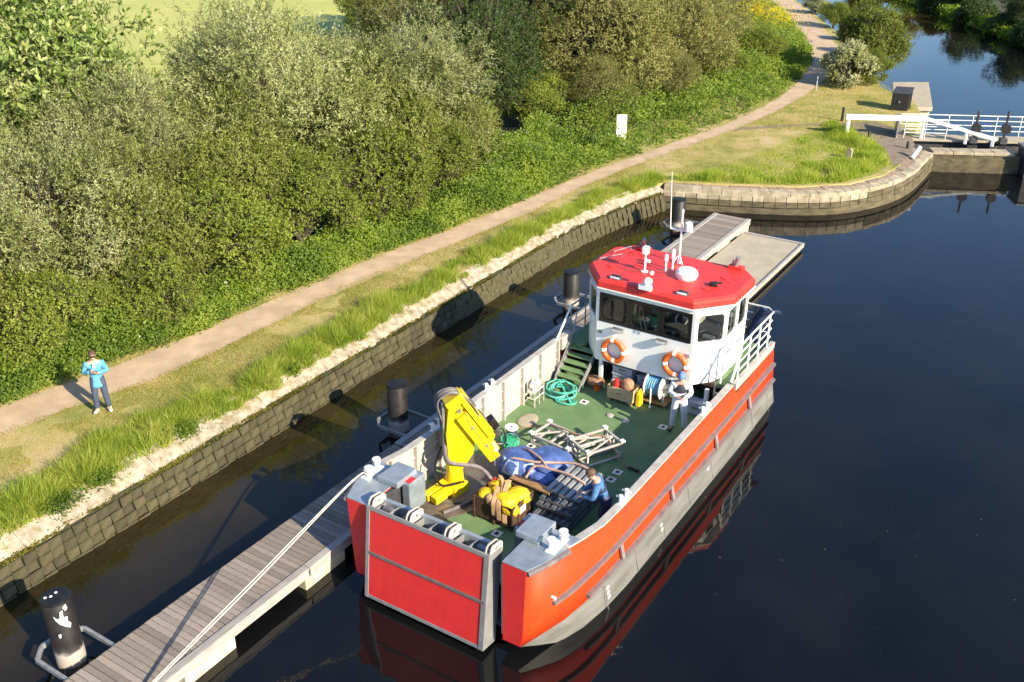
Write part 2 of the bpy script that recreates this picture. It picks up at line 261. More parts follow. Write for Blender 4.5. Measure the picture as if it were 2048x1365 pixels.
# ------------------------------------------------------------------ mesh helpers
def frame_of(d):
    d = d.normalized(); a = Vector((0, 0, 1)) if abs(d.z) < 0.95 else Vector((1, 0, 0))
    s = d.cross(a).normalized(); return d, s, s.cross(d).normalized()
class MB:
    def __init__(s): s.v = []; s.f = []
    def add(s, vs, fs):
        k = len(s.v); s.v += [tuple(v) for v in vs]; s.f += [tuple(i + k for i in f) for f in fs]; return s
    def box(s, x0, x1, y0, y1, z0, z1):
        return s.add([(x0, y0, z0), (x1, y0, z0), (x1, y1, z0), (x0, y1, z0), (x0, y0, z1), (x1, y0, z1), (x1, y1, z1), (x0, y1, z1)],
                     [(3, 2, 1, 0), (4, 5, 6, 7), (0, 1, 5, 4), (1, 2, 6, 5), (2, 3, 7, 6), (3, 0, 4, 7)])
    def obox(s, c, size, rot):
        m = Euler(rot).to_matrix(); c = Vector(c); q = MB().box(-size[0] / 2, size[0] / 2, -size[1] / 2, size[1] / 2, -size[2] / 2, size[2] / 2)
        return s.add([c + m @ Vector(v) for v in q.v], q.f)
    def beam(s, p0, p1, w, h):
        p0 = Vector(p0); p1 = Vector(p1); d, a, b = frame_of(p1 - p0); vs = []
        for p in (p0, p1):
            for i, j in ((-1, -1), (1, -1), (1, 1), (-1, 1)): vs.append(p + a * (i * w / 2) + b * (j * h / 2))
        return s.add(vs, [(3, 2, 1, 0), (4, 5, 6, 7), (0, 1, 5, 4), (1, 2, 6, 5), (2, 3, 7, 6), (3, 0, 4, 7)])
    def cyl(s, p0, p1, r0, r1=None, n=14, cap=True):
        r1 = r0 if r1 is None else r1; p0 = Vector(p0); p1 = Vector(p1); d, a, b = frame_of(p1 - p0); vs = []
        for p, r in ((p0, r0), (p1, r1)):
            for i in range(n):
                t = 2 * math.pi * i / n; vs.append(p + a * (r * math.cos(t)) + b * (r * math.sin(t)))
        fs = [(i, (i + 1) % n, n + (i + 1) % n, n + i) for i in range(n)]
        if cap: fs += [tuple(range(n - 1, -1, -1)), tuple(range(n, 2 * n))]
        return s.add(vs, fs)
    def tube(s, pts, r, n=7, closed=False):
        pts = [Vector(p) for p in pts]; N = len(pts); vs = []; up = None
        for i, p in enumerate(pts):
            a = pts[i - 1] if (i or closed) else pts[0]; b = pts[(i + 1) % N] if (i < N - 1 or closed) else pts[-1]
            d = (b - a).normalized() if (b - a).length > 1e-9 else Vector((0, 0, 1))
            if up is None: _, u, _w = frame_of(d)
            else:
                u = up - d * up.dot(d)
                u = u.normalized() if u.length > 1e-6 else frame_of(d)[1]
            up = u; w2 = d.cross(u); rr = r[i] if isinstance(r, (list, tuple)) else r
            for k in range(n):
                t = 2 * math.pi * k / n; vs.append(p + u * (rr * math.cos(t)) + w2 * (rr * math.sin(t)))
        fs = []
        for i in range(N if closed else N - 1):
            j = (i + 1) % N
            for k in range(n): fs.append((i * n + k, i * n + (k + 1) % n, j * n + (k + 1) % n, j * n + k))
        if not closed: fs += [tuple(range(n - 1, -1, -1)), tuple((N - 1) * n + k for k in range(n))]
        return s.add(vs, fs)
    def lathe(s, prof, c, n=20):
        vs = []; fs = []; c = Vector(c)
        for r, z in prof:
            for i in range(n):
                t = 2 * math.pi * i / n; vs.append((c.x + r * math.cos(t), c.y + r * math.sin(t), c.z + z))
        for j in range(len(prof) - 1):
            for i in range(n): fs.append((j * n + i, j * n + (i + 1) % n, (j + 1) * n + (i + 1) % n, (j + 1) * n + i))
        fs += [tuple(range(n - 1, -1, -1)), tuple((len(prof) - 1) * n + i for i in range(n))]
        return s.add(vs, fs)
    def prism(s, poly, z0, z1, inset=0.0):
        n = len(poly); cx = sum(p[0] for p in poly) / n; cy = sum(p[1] for p in poly) / n; vs = [(p[0], p[1], z0) for p in poly]
        for p in poly:
            v = Vector((cx - p[0], cy - p[1])); v = v.normalized() * inset if v.length else v
            vs.append((p[0] + v.x, p[1] + v.y, z1))
        return s.add(vs, [tuple(range(n - 1, -1, -1)), tuple(range(n, 2 * n))] + [(i, (i + 1) % n, n + (i + 1) % n, n + i) for i in range(n)])
    def sweep(s, poly3, vec):
        n = len(poly3); v = Vector(vec); a = [Vector(p) for p in poly3]
        return s.add(a + [p + v for p in a], [tuple(range(n - 1, -1, -1)), tuple(range(n, 2 * n))] + [(i, (i + 1) % n, n + (i + 1) % n, n + i) for i in range(n)])
    def ball(s, c, r, n=12, k=8, noise=0.0, seed=0):
        rx, ry, rz = (r, r, r) if not isinstance(r, (tuple, list)) else r; rg = random.Random(seed); vs = []; fs = []
        for j in range(1, k):
            ph = math.pi * j / k
            for i in range(n):
                t = 2 * math.pi * i / n; q = 1 + rg.uniform(-noise, noise)
                vs.append((c[0] + rx * q * math.sin(ph) * math.cos(t), c[1] + ry * q * math.sin(ph) * math.sin(t), c[2] + rz * q * math.cos(ph)))
        vs += [(c[0], c[1], c[2] + rz), (c[0], c[1], c[2] - rz)]; T = len(vs) - 2
        for j in range(k - 2):
            for i in range(n): fs.append((j * n + i, (j + 1) * n + i, (j + 1) * n + (i + 1) % n, j * n + (i + 1) % n))
        for i in range(n):
            fs.append((T, i, (i + 1) % n)); fs.append((T + 1, (k - 2) * n + (i + 1) % n, (k - 2) * n + i))
        return s.add(vs, fs)
    def build(s, name, material, parent=None, smooth=35, bevel=0.0, fix=True):
        off = origin(parent)
        me = bpy.data.meshes.new(name); me.from_pydata([(a - off[0], b - off[1], c - off[2]) for a, b, c in s.v], [], s.f)
        if fix:
            bm = bmesh.new(); bm.from_mesh(me); bmesh.ops.recalc_face_normals(bm, faces=bm.faces); bm.to_mesh(me); bm.free()
        me.materials.append(M(material) if isinstance(material, str) else material)
        if smooth:
            me.polygons.foreach_set('use_smooth', [True] * len(me.polygons)); me.set_sharp_from_angle(angle=R(smooth))
        o = bpy.data.objects.new(name, me); COL.objects.link(o)
        if parent: o.parent = parent
        if bevel:
            b = o.modifiers.new('bevel', 'BEVEL'); b.width = bevel; b.segments = 2; b.limit_method = 'ANGLE'; b.angle_limit = R(40)
        return o
def origin(o):
    v = Vector((0, 0, 0))
    while o is not None: v = v + o.location; o = o.parent
    return v
def tag(o, label=None, cat=None, group=None, kind=None):
    if label: o['label'] = label
    if cat: o['category'] = cat
    if group: o['group'] = group
    if kind: o['kind'] = kind
    return o
def thing(name, label, cat, loc=(0, 0, 0), group=None):
    o = bpy.data.objects.new(name, None); COL.objects.link(o); o.location = loc; o.empty_display_size = .2
    return tag(o, label, cat, group)
def copy_of(o, loc=None, rot=None, scl=None, parent=None):
    c = o.copy(); COL.objects.link(c); c.parent = parent
    if loc is not None: c.location = loc
    if rot is not None: c.rotation_euler = rot
    if scl is not None: c.scale = scl
    return c
def lerp(a, b, t): return a + (b - a) * t
def polyline_at(pts, n):
    """n evenly spaced points along a polyline"""
    P = [Vector(p) for p in pts]; L = [0]
    for a, b in zip(P, P[1:]): L.append(L[-1] + (b - a).length)
    out = []
    for i in range(n):
        t = L[-1] * i / (n - 1); k = max(j for j in range(len(L) - 1) if L[j] <= t + 1e-9) if t < L[-1] else len(L) - 2
        out.append(P[k].lerp(P[k + 1], (t - L[k]) / max(1e-9, L[k + 1] - L[k])))
    return out
def smooth_line(pts, n=8):
    P = [Vector(p) for p in pts]; out = []
    for i in range(len(P) - 1):
        a = P[max(0, i - 1)]; b = P[i]; c = P[i + 1]; d = P[min(len(P) - 1, i + 2)]
        for k in range(n):
            t = k / n; out.append(0.5 * ((2 * b) + (c - a) * t + (2 * a - 5 * b + 4 * c - d) * t * t + (3 * b - a - 3 * c + d) * t ** 3))
    return out + [P[-1]]

# ------------------------------------------------------------------ the setting: water, banks, path
def quad_sheet(name, pts, z, material, kind='structure'):
    m = MB().add([(x, y, z) for x, y in pts], [tuple(range(len(pts)))])
    return tag(m.build(name, material, smooth=0), kind=kind)
quad_sheet('water', [(-400, -200), (400, -200), (400, 600), (-400, 600)], 0.0, 'canal_water')
WX = -8.42                                      # top edge of the towpath wall
GZ = 1.06                                       # level of the towpath bank
shore = [(-8.95, -40), (-8.95, 20), (-8.6, 23), (-7.55, 26.6), (-5, 27.6), (-2.3, 28.9), (-0.5, 30.6), (0.4, 32.6), (0.6, 34.6), (0.5, 37.6), (0.0, 39.2), (-0.3, 42.2), (-0.9, 45.5),
         (-1.9, 48.2), (-4.3, 50.5), (-5.4, 53.5), (-7.0, 57), (-9.2, 62), (-12.0, 68), (-16.5, 76.5), (-24, 90), (-36, 108), (-70, 150), (-120, 210)]
land = shore + [(-400, 400), (-400, -40)]
m = MB(); nL = len(land)
m.add([(x, y, GZ) for x, y in land] + [(x + .5 if i < len(shore) else x, y - .1, -0.6) for i, (x, y) in enumerate(land)],
      [tuple(range(nL))] + [(i, i + 1, nL + i + 1, nL + i) for i in range(len(shore) - 1)])
tag(m.build('bank_ground', 'bank_soil', smooth=0), kind='structure')
far = [(60, 30), (20, 55), (6, 71), (-1, 78.5), (-8, 89), (-20, 107), (-44, 140), (-80, 190), (400, 500), (400, 30)]
FZ = .35
_f = far[:8]; _o = []
for (a_, b_) in zip(_f, _f[1:]):
    for k in range(8): _o.append((lerp(a_[0], b_[0], k / 8) + random.uniform(-.45, .45), lerp(a_[1], b_[1], k / 8) + random.uniform(-.45, .45)))
far_line = list(far); far = _o + [_f[-1]] + far[8:]
m = MB(); nL = len(far)
m.add([(x, y, FZ) for x, y in far] + [(x - .2, y - .15, -.5) for x, y in far], [tuple(range(nL))] + [(i, i + 1, nL + i + 1, nL + i) for i in range(len(_o))])
tag(m.build('far_bank', 'leaf_litter', smooth=0), kind='structure')
quad_sheet('leaf_litter', [(-14.6, -12), (-14.3, 3), (-13.6, 12), (-13.2, 22), (-12.6, 34), (-11.4, 48), (-14, 58), (-24, 60), (-27.5, 40), (-27.2, -12)], GZ + .009, 'leaf_litter')
quad_sheet('field', [(-400, -38), (-27, -38), (-27, 40), (-33, 60), (-70, 130), (-300, 380), (-399, 380)], GZ + .006, 'field')
PATH = [((-14.9, -10), 1.6), ((-13.15, -1), 1.5), ((-12.25, 3.6), 1.5), ((-11.85, 11), 1.3), ((-10.85, 18.7), 1.15), ((-10.35, 25.2), .95), ((-9.4, 31.5), .95), ((-8.4, 37.6), 1.0),
        ((-8.05, 44), 1.05), ((-8.45, 50), 1.4), ((-9.4, 56), 1.8), ((-11.2, 61.5), 2.0), ((-14.5, 69), 2.1), ((-19.5, 79), 2.2), ((-27, 92), 2.0), ((-40, 112), 2.0)]
pc = smooth_line([(x, y, wd) for (x, y), wd in PATH], 8)
def path_strip(name, line, z, mt, jit=.07):
    m = MB(); rg = random.Random(3); vs = []
    for i, p in enumerate(line):
        a = line[max(0, i - 1)]; b = line[min(len(line) - 1, i + 1)]; d = Vector((b.x - a.x, b.y - a.y)).normalized(); nn = Vector((d.y, -d.x))
        for s in (-1, -.5, 0, .5, 1):
            j = rg.uniform(-jit, jit) if abs(s) == 1 else 0
            vs.append((p.x + nn.x * (s * p.z / 2 + j), p.y + nn.y * (s * p.z / 2 + j), z))
    m.add(vs, [(i * 5 + k, i * 5 + k + 1, (i + 1) * 5 + k + 1, (i + 1) * 5 + k) for i in range(len(line) - 1) for k in range(4)])
    return tag(m.build(name, mt, smooth=0), kind='structure')
path_strip('path', pc, GZ + .010, 'path_dust')
path_strip('worn_track', smooth_line([(-8.3, 36.2, .5), (-6.2, 38.6, .5), (-4.2, 40.2, .6), (-2.3, 41.5, 1.0)], 8), GZ + .007, 'gravel')
path_strip('lock_apron', smooth_line([(-3.2, 41.2, 2.2), (-1.2, 39.4, 2.4), (-0.05, 36.8, 1.4), (0.1, 34.6, 1.0)], 8), GZ + .013, 'gravel')

# ------------------------------------------------------------------ towpath wall: sloped stone blocks and a concrete coping
wall = thing('retaining_wall', 'long mossy stone block wall along the towpath, rising from the dark water', 'wall', (-8.2, 10, 0))
m = MB(); y0, y1 = -9.0, 26.3
def shift(y): return 0 if y < 19 else ((y - 19) / 7.3) ** 1.6 * 1.15
ys = [y0] + [19 + i * .73 for i in range(11)]
vs = []
for y in ys: vs += [(-7.95 + shift(y), y, -.45), (-8.36 + shift(y), y, .72), (-8.9 + shift(y), y, .80), (-9.1 + shift(y), y, .2)]
m.add(vs, [(i * 4 + k, i * 4 + k + 1, (i + 1) * 4 + k + 1, (i + 1) * 4 + k) for i in range(len(ys) - 1) for k in range(3)])
m.build('wall_core', 'wall_core', wall, smooth=0)
rg = random.Random(11)
blocks = []
for k in range(4):
    q = MB().box(-.150, .150, -.06, .05, -.107, .107)
    q.v = [(x + rg.uniform(-.022, .02), y + rg.uniform(-.022, .022), z + rg.uniform(-.02, .018)) for x, y, z in q.v]
    blocks.append(q)
spots = []
tilt = math.atan2(.41, 1.17)
for row in range(5):
    n = int((26.2 - (-6.5)) / .31)
    for i in range(n):
        y = -6.5 + (i + .06 * row) * .31 + rg.uniform(-.012, .012)
        s = .06 + row * .222
        x = -7.95 - .41 / 1.24 * s + .012 + rg.uniform(-.006, .022); z = -.45 + 1.17 / 1.24 * s + .1
        if z > .70: continue
        spots.append((y, x + shift(y), z))
spots.sort()
meshes = []
for q in blocks:
    o = q.build('stone', 'stone_block', None, smooth=0, bevel=.03); meshes.append(o)
base_objs = meshes
cnt = 0; rest = MB()
eu = lambda: (R(-90) + 0, 0, 0)
for (y, x, z) in spots:
    rot = Euler((rg.uniform(-.03, .03), tilt * -1 + rg.uniform(-.04, .04), R(90) + rg.uniform(-.03, .03)), 'XYZ')
    rm = Matrix.Rotation(-tilt, 4, 'Y') @ Matrix.Rotation(R(90) + rg.uniform(-.02, .02), 4, 'Z') @ Matrix.Rotation(rg.uniform(-.03, .03), 4, 'X')
    if cnt < 300:
        src = base_objs[cnt % 4]
        o = src if cnt < 4 else src.copy()
        if cnt >= 4: COL.objects.link(o)
        o.parent = wall; o.matrix_local = Matrix.Translation(Vector((x, y, z)) - wall.location) @ rm; cnt += 1
    else:
        q = blocks[cnt % 4]; cnt += 1
        rest.add([Vector((x, y, z)) + rm.to_3x3() @ Vector(v) for v in q.v], q.f)
if rest.v: tag(rest.build('far_stones', 'stone_block', wall, smooth=0), kind='stuff')
cy = -8.5; k = 0
while cy < 25.8:
    ln = rg.uniform(.9, 1.5); sx = shift(cy + ln / 2); wd = rg.uniform(.46, .72)
    q = MB(); nf = 6; vs = []; j0 = rg.uniform(-.02, .02)
    for i in range(nf):
        t_ = i / (nf - 1); yq = cy + t_ * (ln - rg.uniform(.004, .012)); fr = rg.uniform(-.025, .02) + j0; dz_ = rg.uniform(-.02, .0)
        vs += [(-8.35 + shift(yq) + fr, yq, .66 + rg.uniform(-.04, .03)), (-8.37 + shift(yq) + fr, yq, .775 + dz_), (-8.5 + shift(yq), yq, .855 + rg.uniform(-.006, .006)), (-8.33 - wd + shift(yq), yq, 1.075), (-8.33 - wd + shift(yq), yq, .7)]
    q.add(vs, [(i * 5 + k, i * 5 + (k + 1) % 5, (i + 1) * 5 + (k + 1) % 5, (i + 1) * 5 + k) for i in range(nf - 1) for k in range(5)] + [tuple(range(5)), tuple((nf - 1) * 5 + k for k in range(5))])
    q.build('coping_slab', 'coping', wall, smooth=30); cy += ln

# ------------------------------------------------------------------ promontory and lock
prom = [(-7.25, 26.2), (-5, 27.0), (-2.2, 28.3), (-.7, 29.4), (.35, 30.9), (1.0, 32.6), (1.32, 34.6), (1.36, 38.0)]
pl = smooth_line([(x, y, 0) for x, y in prom], 6)
pw = thing('quay_wall', 'curved pale stone quay wall round the grassy point before the lock', 'wall', (-2.2, 28.3, 0))
def offs(line, d):
    out = []
    for i, p in enumerate(line):
        a = line[max(0, i - 1)]; b = line[min(len(line) - 1, i + 1)]; t = Vector((b.x - a.x, b.y - a.y, 0)).normalized()
        out.append(p + Vector((t.y, -t.x, 0)) * d)
    return out
outer = offs(pl, .0); low = offs(pl, .12); inner = offs(pl, -1.15)
m = MB(); vs = []
for a, b, c in zip(low, outer, inner): vs += [(a.x, a.y, -.5), (b.x, b.y, .78), (c.x, c.y, .82)]
m.add(vs, [(i * 3 + k, i * 3 + k + 1, (i + 1) * 3 + k + 1, (i + 1) * 3 + k) for i in range(len(pl) - 1) for k in range(2)])
m.build('wall_face', 'lock_stone', pw, smooth=30)
cps = polyline_at([tuple(p) for p in pl], 41); cin = polyline_at([tuple(p) for p in inner], 41)
for i in range(40):
    a, b, c, d = cps[i], cps[i + 1], cin[i + 1], cin[i]
    a = a.lerp(b, .008); d = d.lerp(c, .008)
    for (u0, u1, zz0, zz1) in (((-.02, .30, .95, .99)), ((.305, .92, .99, 1.055)),):
        jz = rg.uniform(-.02, .015); u0 += rg.uniform(-.02, .02) if u0 < 0.1 else 0
        P4 = [a.lerp(d, u0), b.lerp(c, u0), b.lerp(c, u1), a.lerp(d, u1)]; zs = [zz0 + jz, zz0 + jz, zz1 + jz, zz1 + jz]
        q = MB().add([(p.x, p.y, .74) for p in P4] + [(p.x, p.y, z) for p, z in zip(P4, zs)], [(3, 2, 1, 0), (4, 5, 6, 7), (0, 1, 5, 4), (1, 2, 6, 5), (2, 3, 7, 6), (3, 0, 4, 7)])
        q.build('coping_stone', 'pale_stone' if u0 < .2 else 'rubble', pw, smooth=0, bevel=.01)
# lower courses of the pale face near the corner
for rrow in range(2):
    pts = polyline_at([tuple(p) for p in offs(pl, .05 + .03 * (1 - rrow))], 36)
    for i in range(35):
        a = pts[i].lerp(pts[i + 1], .03); b = pts[i + 1]; t = (b - a).normalized(); nn = Vector((t.y, -t.x, 0)); z0 = .30 + rrow * .24
        q = MB(); jj = rg.uniform(0, .03)
        A = [a - nn * .12, b - nn * .12, b + nn * (.02 + jj), a + nn * (.02 + jj)]
        q.add([(p.x, p.y, z0) for p in A] + [(p.x, p.y, z0 + .225) for p in A], [(3, 2, 1, 0), (4, 5, 6, 7), (0, 1, 5, 4), (1, 2, 6, 5), (2, 3, 7, 6), (3, 0, 4, 7)])
        q.build('wall_stone', 'pale_stone' if rrow == 1 and i < 19 else 'lock_stone', pw, smooth=0, bevel=.02)
# lock sill / gate wall
G0 = Vector((1.36, 38.0, 0)); G1 = Vector((6.6, 40.62, 0)); gd = (G1 - G0).normalized(); gn = Vector((-gd.y, gd.x, 0))
def gp(s, t, z): p = G0 + gd * s + gn * t; return (p.x, p.y, z)
sill = thing('lock_sill', 'pale stone cross wall below the lock gate with a worn flat top', 'wall', tuple(G0))
MB().sweep([gp(0, 0, -.5), gp(0, .7, -.5), gp(0, .7, .86), gp(0, 0, .86)], gd * 4.1).build('wall_face', 'lock_stone', sill, smooth=0)
for i in range(4):
    MB().sweep([gp(i * .95 + .01, -.05, .862), gp(i * .95 + .01, .75, .862), gp(i * .95 + .01, .75, 1.0), gp(i * .95 + .01, -.05, 1.0)], gd * .93).build('coping_stone', 'pale_stone', sill, smooth=0, bevel=.02)
pier = thing('lock_pier', 'dark lock chamber pier at the right edge of the picture', 'pier', gp(4.6, 0, 0))
MB().sweep([gp(4.15, -.6, -.5), gp(4.15, .72, -.5), gp(4.15, .72, 1.25), gp(4.15, -.6, 1.25)], gd * 1.6).build('pier_body', 'dark_metal', pier, smooth=0, bevel=.02)
MB().sweep([gp(4.1, -.66, 1.252), gp(4.1, .78, 1.252), gp(4.1, .78, 1.36), gp(4.1, -.66, 1.36)], gd * 1.7).build('pier_cap', 'steel', pier, smooth=0, bevel=.02)
# lock gate: balance beam, walkway, railing, paddle gear
gate = thing('lock_gate', 'white painted lock gate with long balance beam, walkway railing and two dark paddle posts', 'lock gate', gp(2, 2, 0))
def wv(px): return px
m = MB(); m.beam((-3.05, 38.3, 2.02), (0.5, 40.05, 2.02), .26, .24); m.build('balance_beam', 'white_paint', gate, bevel=.02)
m = MB(); m.beam((0.45, 40.02, 2.02), (3.7, 40.7, 1.28), .20, .16); m.build('sloping_rail', 'white_paint', gate, bevel=.02)
for (x, y, zt) in ((-2.9, 38.37, 1.9), (0.35, 39.98, 1.92), (2.35, 40.42, 1.52), (3.55, 40.67, 1.25)):
    MB().beam((x, y, .95 if x > 0 else GZ - .05), (x, y, zt), .2, .14).build('beam_post', 'white_paint', gate, bevel=.015)
m = MB(); m.sweep([gp(-1.0, 2.0, .95), gp(-1.0, 3.1, .95), gp(-1.0, 3.1, 1.04), gp(-1.0, 2.0, 1.04)], gd * 7); m.build('walkway', 'pad_top', gate, smooth=0, bevel=.01)
m = MB(); m.sweep([gp(-.6, 2.25, -.4), gp(-.6, 2.75, -.4), gp(-.6, 2.75, .945), gp(-.6, 2.25, .945)], gd * 6.5); m.build('gate_leaf', 'dark_metal', gate, smooth=0)
def rail(parent, base, n, h, nb, mt, r=.022, name='railing'):
    pts = polyline_at(base, n); 
    for p in pts: MB().cyl(p, p + Vector((0, 0, h)), r, n=6).build('rail_post', mt, parent)
    for k in range(nb):
        z = h * (k + 1) / nb
        MB().tube([Vector(b) + Vector((0, 0, z)) for b in base], r, n=6).build('rail_bar', mt, parent)
rail(gate, [gp(-.9, 3.05, 1.04), gp(5.6, 3.05, 1.04), gp(5.75, 2.6, 1.04)], 7, 1.0, 4, 'white_paint', .02)
rail(gate, [gp(-.9, 2.08, 1.04), gp(1.1, 2.08, 1.04)], 3, .95, 3, 'white_paint', .018)
for s in (2.35, 3.75):
    a = gp(s, 1.75, .9)
    p = MB().beam(a, (a[0], a[1], 2.6), .11, .11).build('paddle_post', 'dark_metal', gate, bevel=.01)
    c = Vector((a[0], a[1], 1.75))
    MB().cyl(c - gn * .16, c + gn * .02, .24, n=14).build('gear_wheel', 'black', p)
    MB().obox((a[0], a[1], 1.15), (.34, .3, .3), (0, 0, gd.to_2d().angle_signed(Vector((1, 0))))).build('gear_case', 'dark_metal', p, bevel=.02)
    for q in (-.12, 0, .12): MB().beam(gp(s + q, 1.75, .35), gp(s + q, 1.75, .95), .05, .05).build('rack_bar', 'dark_metal', p)
hp = thing('gate_abutment', 'grey steel plate standing at the landward end of the lock gate', 'plate', gp(-1.35, 2.2, GZ))
MB().sweep([gp(-1.3, 2.0, .95), gp(-1.0, 3.6, .95), gp(-1.0, 3.6, 1.95), gp(-1.3, 2.0, 1.85)], gd * .08).build('plate', 'steel', hp, smooth=0, bevel=.01)
MB().beam(gp(-1.2, 2.9, .95), gp(-.6, 2.9, 1.1), .08, .3).build('stay', 'steel', hp, smooth=0)
# black cabinet by the upper landing
cab = thing('cabinet', 'black metal cabinet with sloping lid on the dry grass above the lock', 'cabinet', (-2.0, 45.4, GZ))
MB().sweep([(-2.42, 45.0, GZ), (-2.42, 45.8, GZ), (-2.42, 45.8, GZ + 1.08), (-2.42, 45.0, GZ + .92)], (.84, .25, 0)).build('body', 'black', cab, smooth=0, bevel=.015)
MB().sweep([(-2.46, 44.95, GZ + .93), (-2.46, 45.86, GZ + 1.11), (-2.46, 45.86, GZ + 1.16), (-2.46, 44.95, GZ + .98)], (.92, .27, 0)).build('lid', 'dark_metal', cab, smooth=0, bevel=.01)
MB().cyl((-2.02, 45.10, GZ + .5), (-2.0, 45.02, GZ + .5), .06, n=10).build('handle', 'steel', cab)
lp = thing('landing_stage', 'pale concrete landing stage jutting into the water beyond the lock', 'jetty', (-2.9, 52.5, 0))
MB().prism([(-4.7, 55.2), (-2.75, 56.4), (-1.0, 49.4), (-2.9, 48.2)], .30, .52).build('deck_slab', 'pad_top', lp, smooth=0, bevel=.02)
MB().prism([(-4.55, 55.0), (-2.85, 56.1), (-1.15, 49.5), (-2.9, 48.5)], -.4, .295).build('float_body', 'float_concrete', lp, smooth=0)
for i, (x, y, h, lab) in enumerate([(-3.95, 41.2, .75, 'tall dark mooring post left of the balance beam, farther of the pair'), (-3.35, 40.1, .62, 'dark mooring post left of the balance beam, nearer of the pair'),
                               (-1.85, 38.6, .32, 'short dark stump on the earth under the balance beam'), (0.25, 37.6, .36, 'short dark stump at the edge of the lock apron')]):
    MB().lathe([(.07, -.05), (.07, h * .9), (.05, h)], (x, y, GZ), 10).build('post', 'black', tag_parent := thing('mooring_post', lab, 'post', (x, y, GZ), 'mooring posts by the lock'))
st = thing('marker_stone', 'small weathered grey marker stone in the long grass of the point', 'stone', (-1.65, 34.4, GZ))
MB().sweep([(-1.78, 34.3, GZ - .05), (-1.52, 34.3, GZ - .05), (-1.52, 34.3, GZ + .42), (-1.6, 34.3, GZ + .5), (-1.72, 34.3, GZ + .48), (-1.78, 34.3, GZ + .4)], (0, .16, 0)).build('slab', 'pale_stone', st, smooth=0, bevel=.015)
bl = thing('leaning_bollard', 'small white leaning bollard at the quay edge below the lock', 'bollard', (.85, 36.2, GZ))
MB().cyl((.82, 36.1, GZ - .02), (1.0, 36.45, GZ + .42), .11, .09, n=12).build('shaft', 'white_paint', bl)
MB().cyl((1.0, 36.45, GZ + .42), (1.02, 36.49, GZ + .47), .11, .10, n=12).build('cap', 'white_paint', bl)
# sign board
sg = thing('sign_board', 'white notice board on two posts in the weeds beside the towpath', 'sign', (-11.6, 30.6, GZ))
MB().box(-11.86, -11.36, 30.58, 30.62, GZ + .42, GZ + 1.52).build('board', 'sign_white', sg, smooth=0, bevel=.008)
for x in (-11.79, -11.43): MB().box(x - .03, x + .03, 30.63, 30.69, GZ - .05, GZ + 1.45).build('post', 'sign_white', sg, smooth=0, bevel=.005)
for i, (zz, wd) in enumerate([(1.40, .30), (1.05, .34), (1.0, .36), (.70, .3), (.65, .26)]):
    MB().box(-11.61 - wd / 2, -11.61 + wd / 2, 30.574, 30.577, GZ + zz - .007, GZ + zz + .007).build('text_line', 'sign_ink', sg, smooth=0)

sg.rotation_euler.z = R(38)
# ------------------------------------------------------------------ pontoon
PX0, PX1, PZ = -4.55, -2.95, .5
plank_src = None
def pontoon(y0, y1, label, left_beam, right_beams):
    global plank_src
    t = thing('pontoon', label, 'pontoon', ((PX0 + PX1) / 2, (y0 + y1) / 2, 0), 'pontoon sections')
    lx0 = PX0 + (.2 if left_beam else 0); 
    n = int((y1 - y0) / .142)
    for i in range(n):
        y = y0 + .02 + (i + .5) * (y1 - y0 - .04) / n
        if plank_src is None:
            plank_src = MB().box(-.68, .68, -.064, .064, -.035, 0).build('plank', 'plank', None, smooth=0, bevel=.006); o = plank_src
        else: o = plank_src.copy(); COL.objects.link(o)
        o.parent = t; xa, xb = lx0, PX1 - .2
        o.scale = ((xb - xa) / 1.36, 1, 1)
        o.location = Vector(((xa + xb) / 2 + random.uniform(-.006, .006), y, PZ + random.uniform(-.005, .004))) - t.location
    MB().box(PX0 + .05, PX1 - .05, y0 + .03, y1 - .03, PZ - .2, PZ - .045).build('frame', 'dark_metal', t, smooth=0)
    if left_beam: MB().box(PX0, PX0 + .19, y0 + .02, y1 - .02, PZ - .24, PZ + .02).build('edge_beam', 'edge_board', t, smooth=0, bevel=.015)
    else: MB().box(PX0, PX0 + .045, y0 + .02, y1 - .02, PZ - .2, PZ - .05).build('edge_beam', 'plank', t, smooth=0, bevel=.008)
    for a, b, dz in right_beams:
        MB().box(PX1 - .19, PX1, a, b, PZ - .03 + dz, PZ + .025 + dz).build('edge_beam', 'edge_board', t, smooth=0, bevel=.012)
        MB().box(PX1 - .15, PX1 - .01, a + .02, b - .02, PZ - .22 + dz, PZ - .032 + dz).build('side_board', 'edge_board', t, smooth=0, bevel=.008)
    fy = y0 + 1.0
    return t
pA = pontoon(-12.0, 4.2, 'near section of timber decked pontoon that leaves the picture at the bottom', False, [(-11.9, -.62, 0), (-.6, 4.18, -.004)])
pB = pontoon(4.22, 14.8, 'middle section of timber decked pontoon, running along behind the boat and crane', True, [(4.24, 14.78, 0)])
pC = pontoon(14.82, 25.4, 'far end section of timber decked pontoon beyond the red roof', True, [(14.84, 25.38, 0)])
for t, ys_ in ((pA, (-10.2, -7.1, -4.0, -.75)), (pB, (4.9, 8.2, 11.6)), (pC, (15.4, 18.7, 22.0, 24.0))):
    for y in ys_: MB().box(PX0 + .1, PX1 - .02, y, y + 1.25, -.35, PZ - .235).build('float_block', 'float_concrete', t, smooth=0, bevel=.02)
MB().box(-3.95, -3.5, 17.6, 17.95, PZ + .005, PZ + .02).build('hatch', 'black', pC, smooth=0)
MB().ball((-3.65, 18.5, PZ + .03), (.06, .06, .04), 8, 5).build('deck_ring', 'dark_metal', pC)
pad = thing('floating_platform', 'low flat beige floating platform beside the far end of the pontoon', 'platform', (-1.7, 19, 0))
MB().box(-2.9, -.42, 13.4, 24.5, .12, .25).build('deck_slab', 'pad_top', pad, smooth=0, bevel=.01)
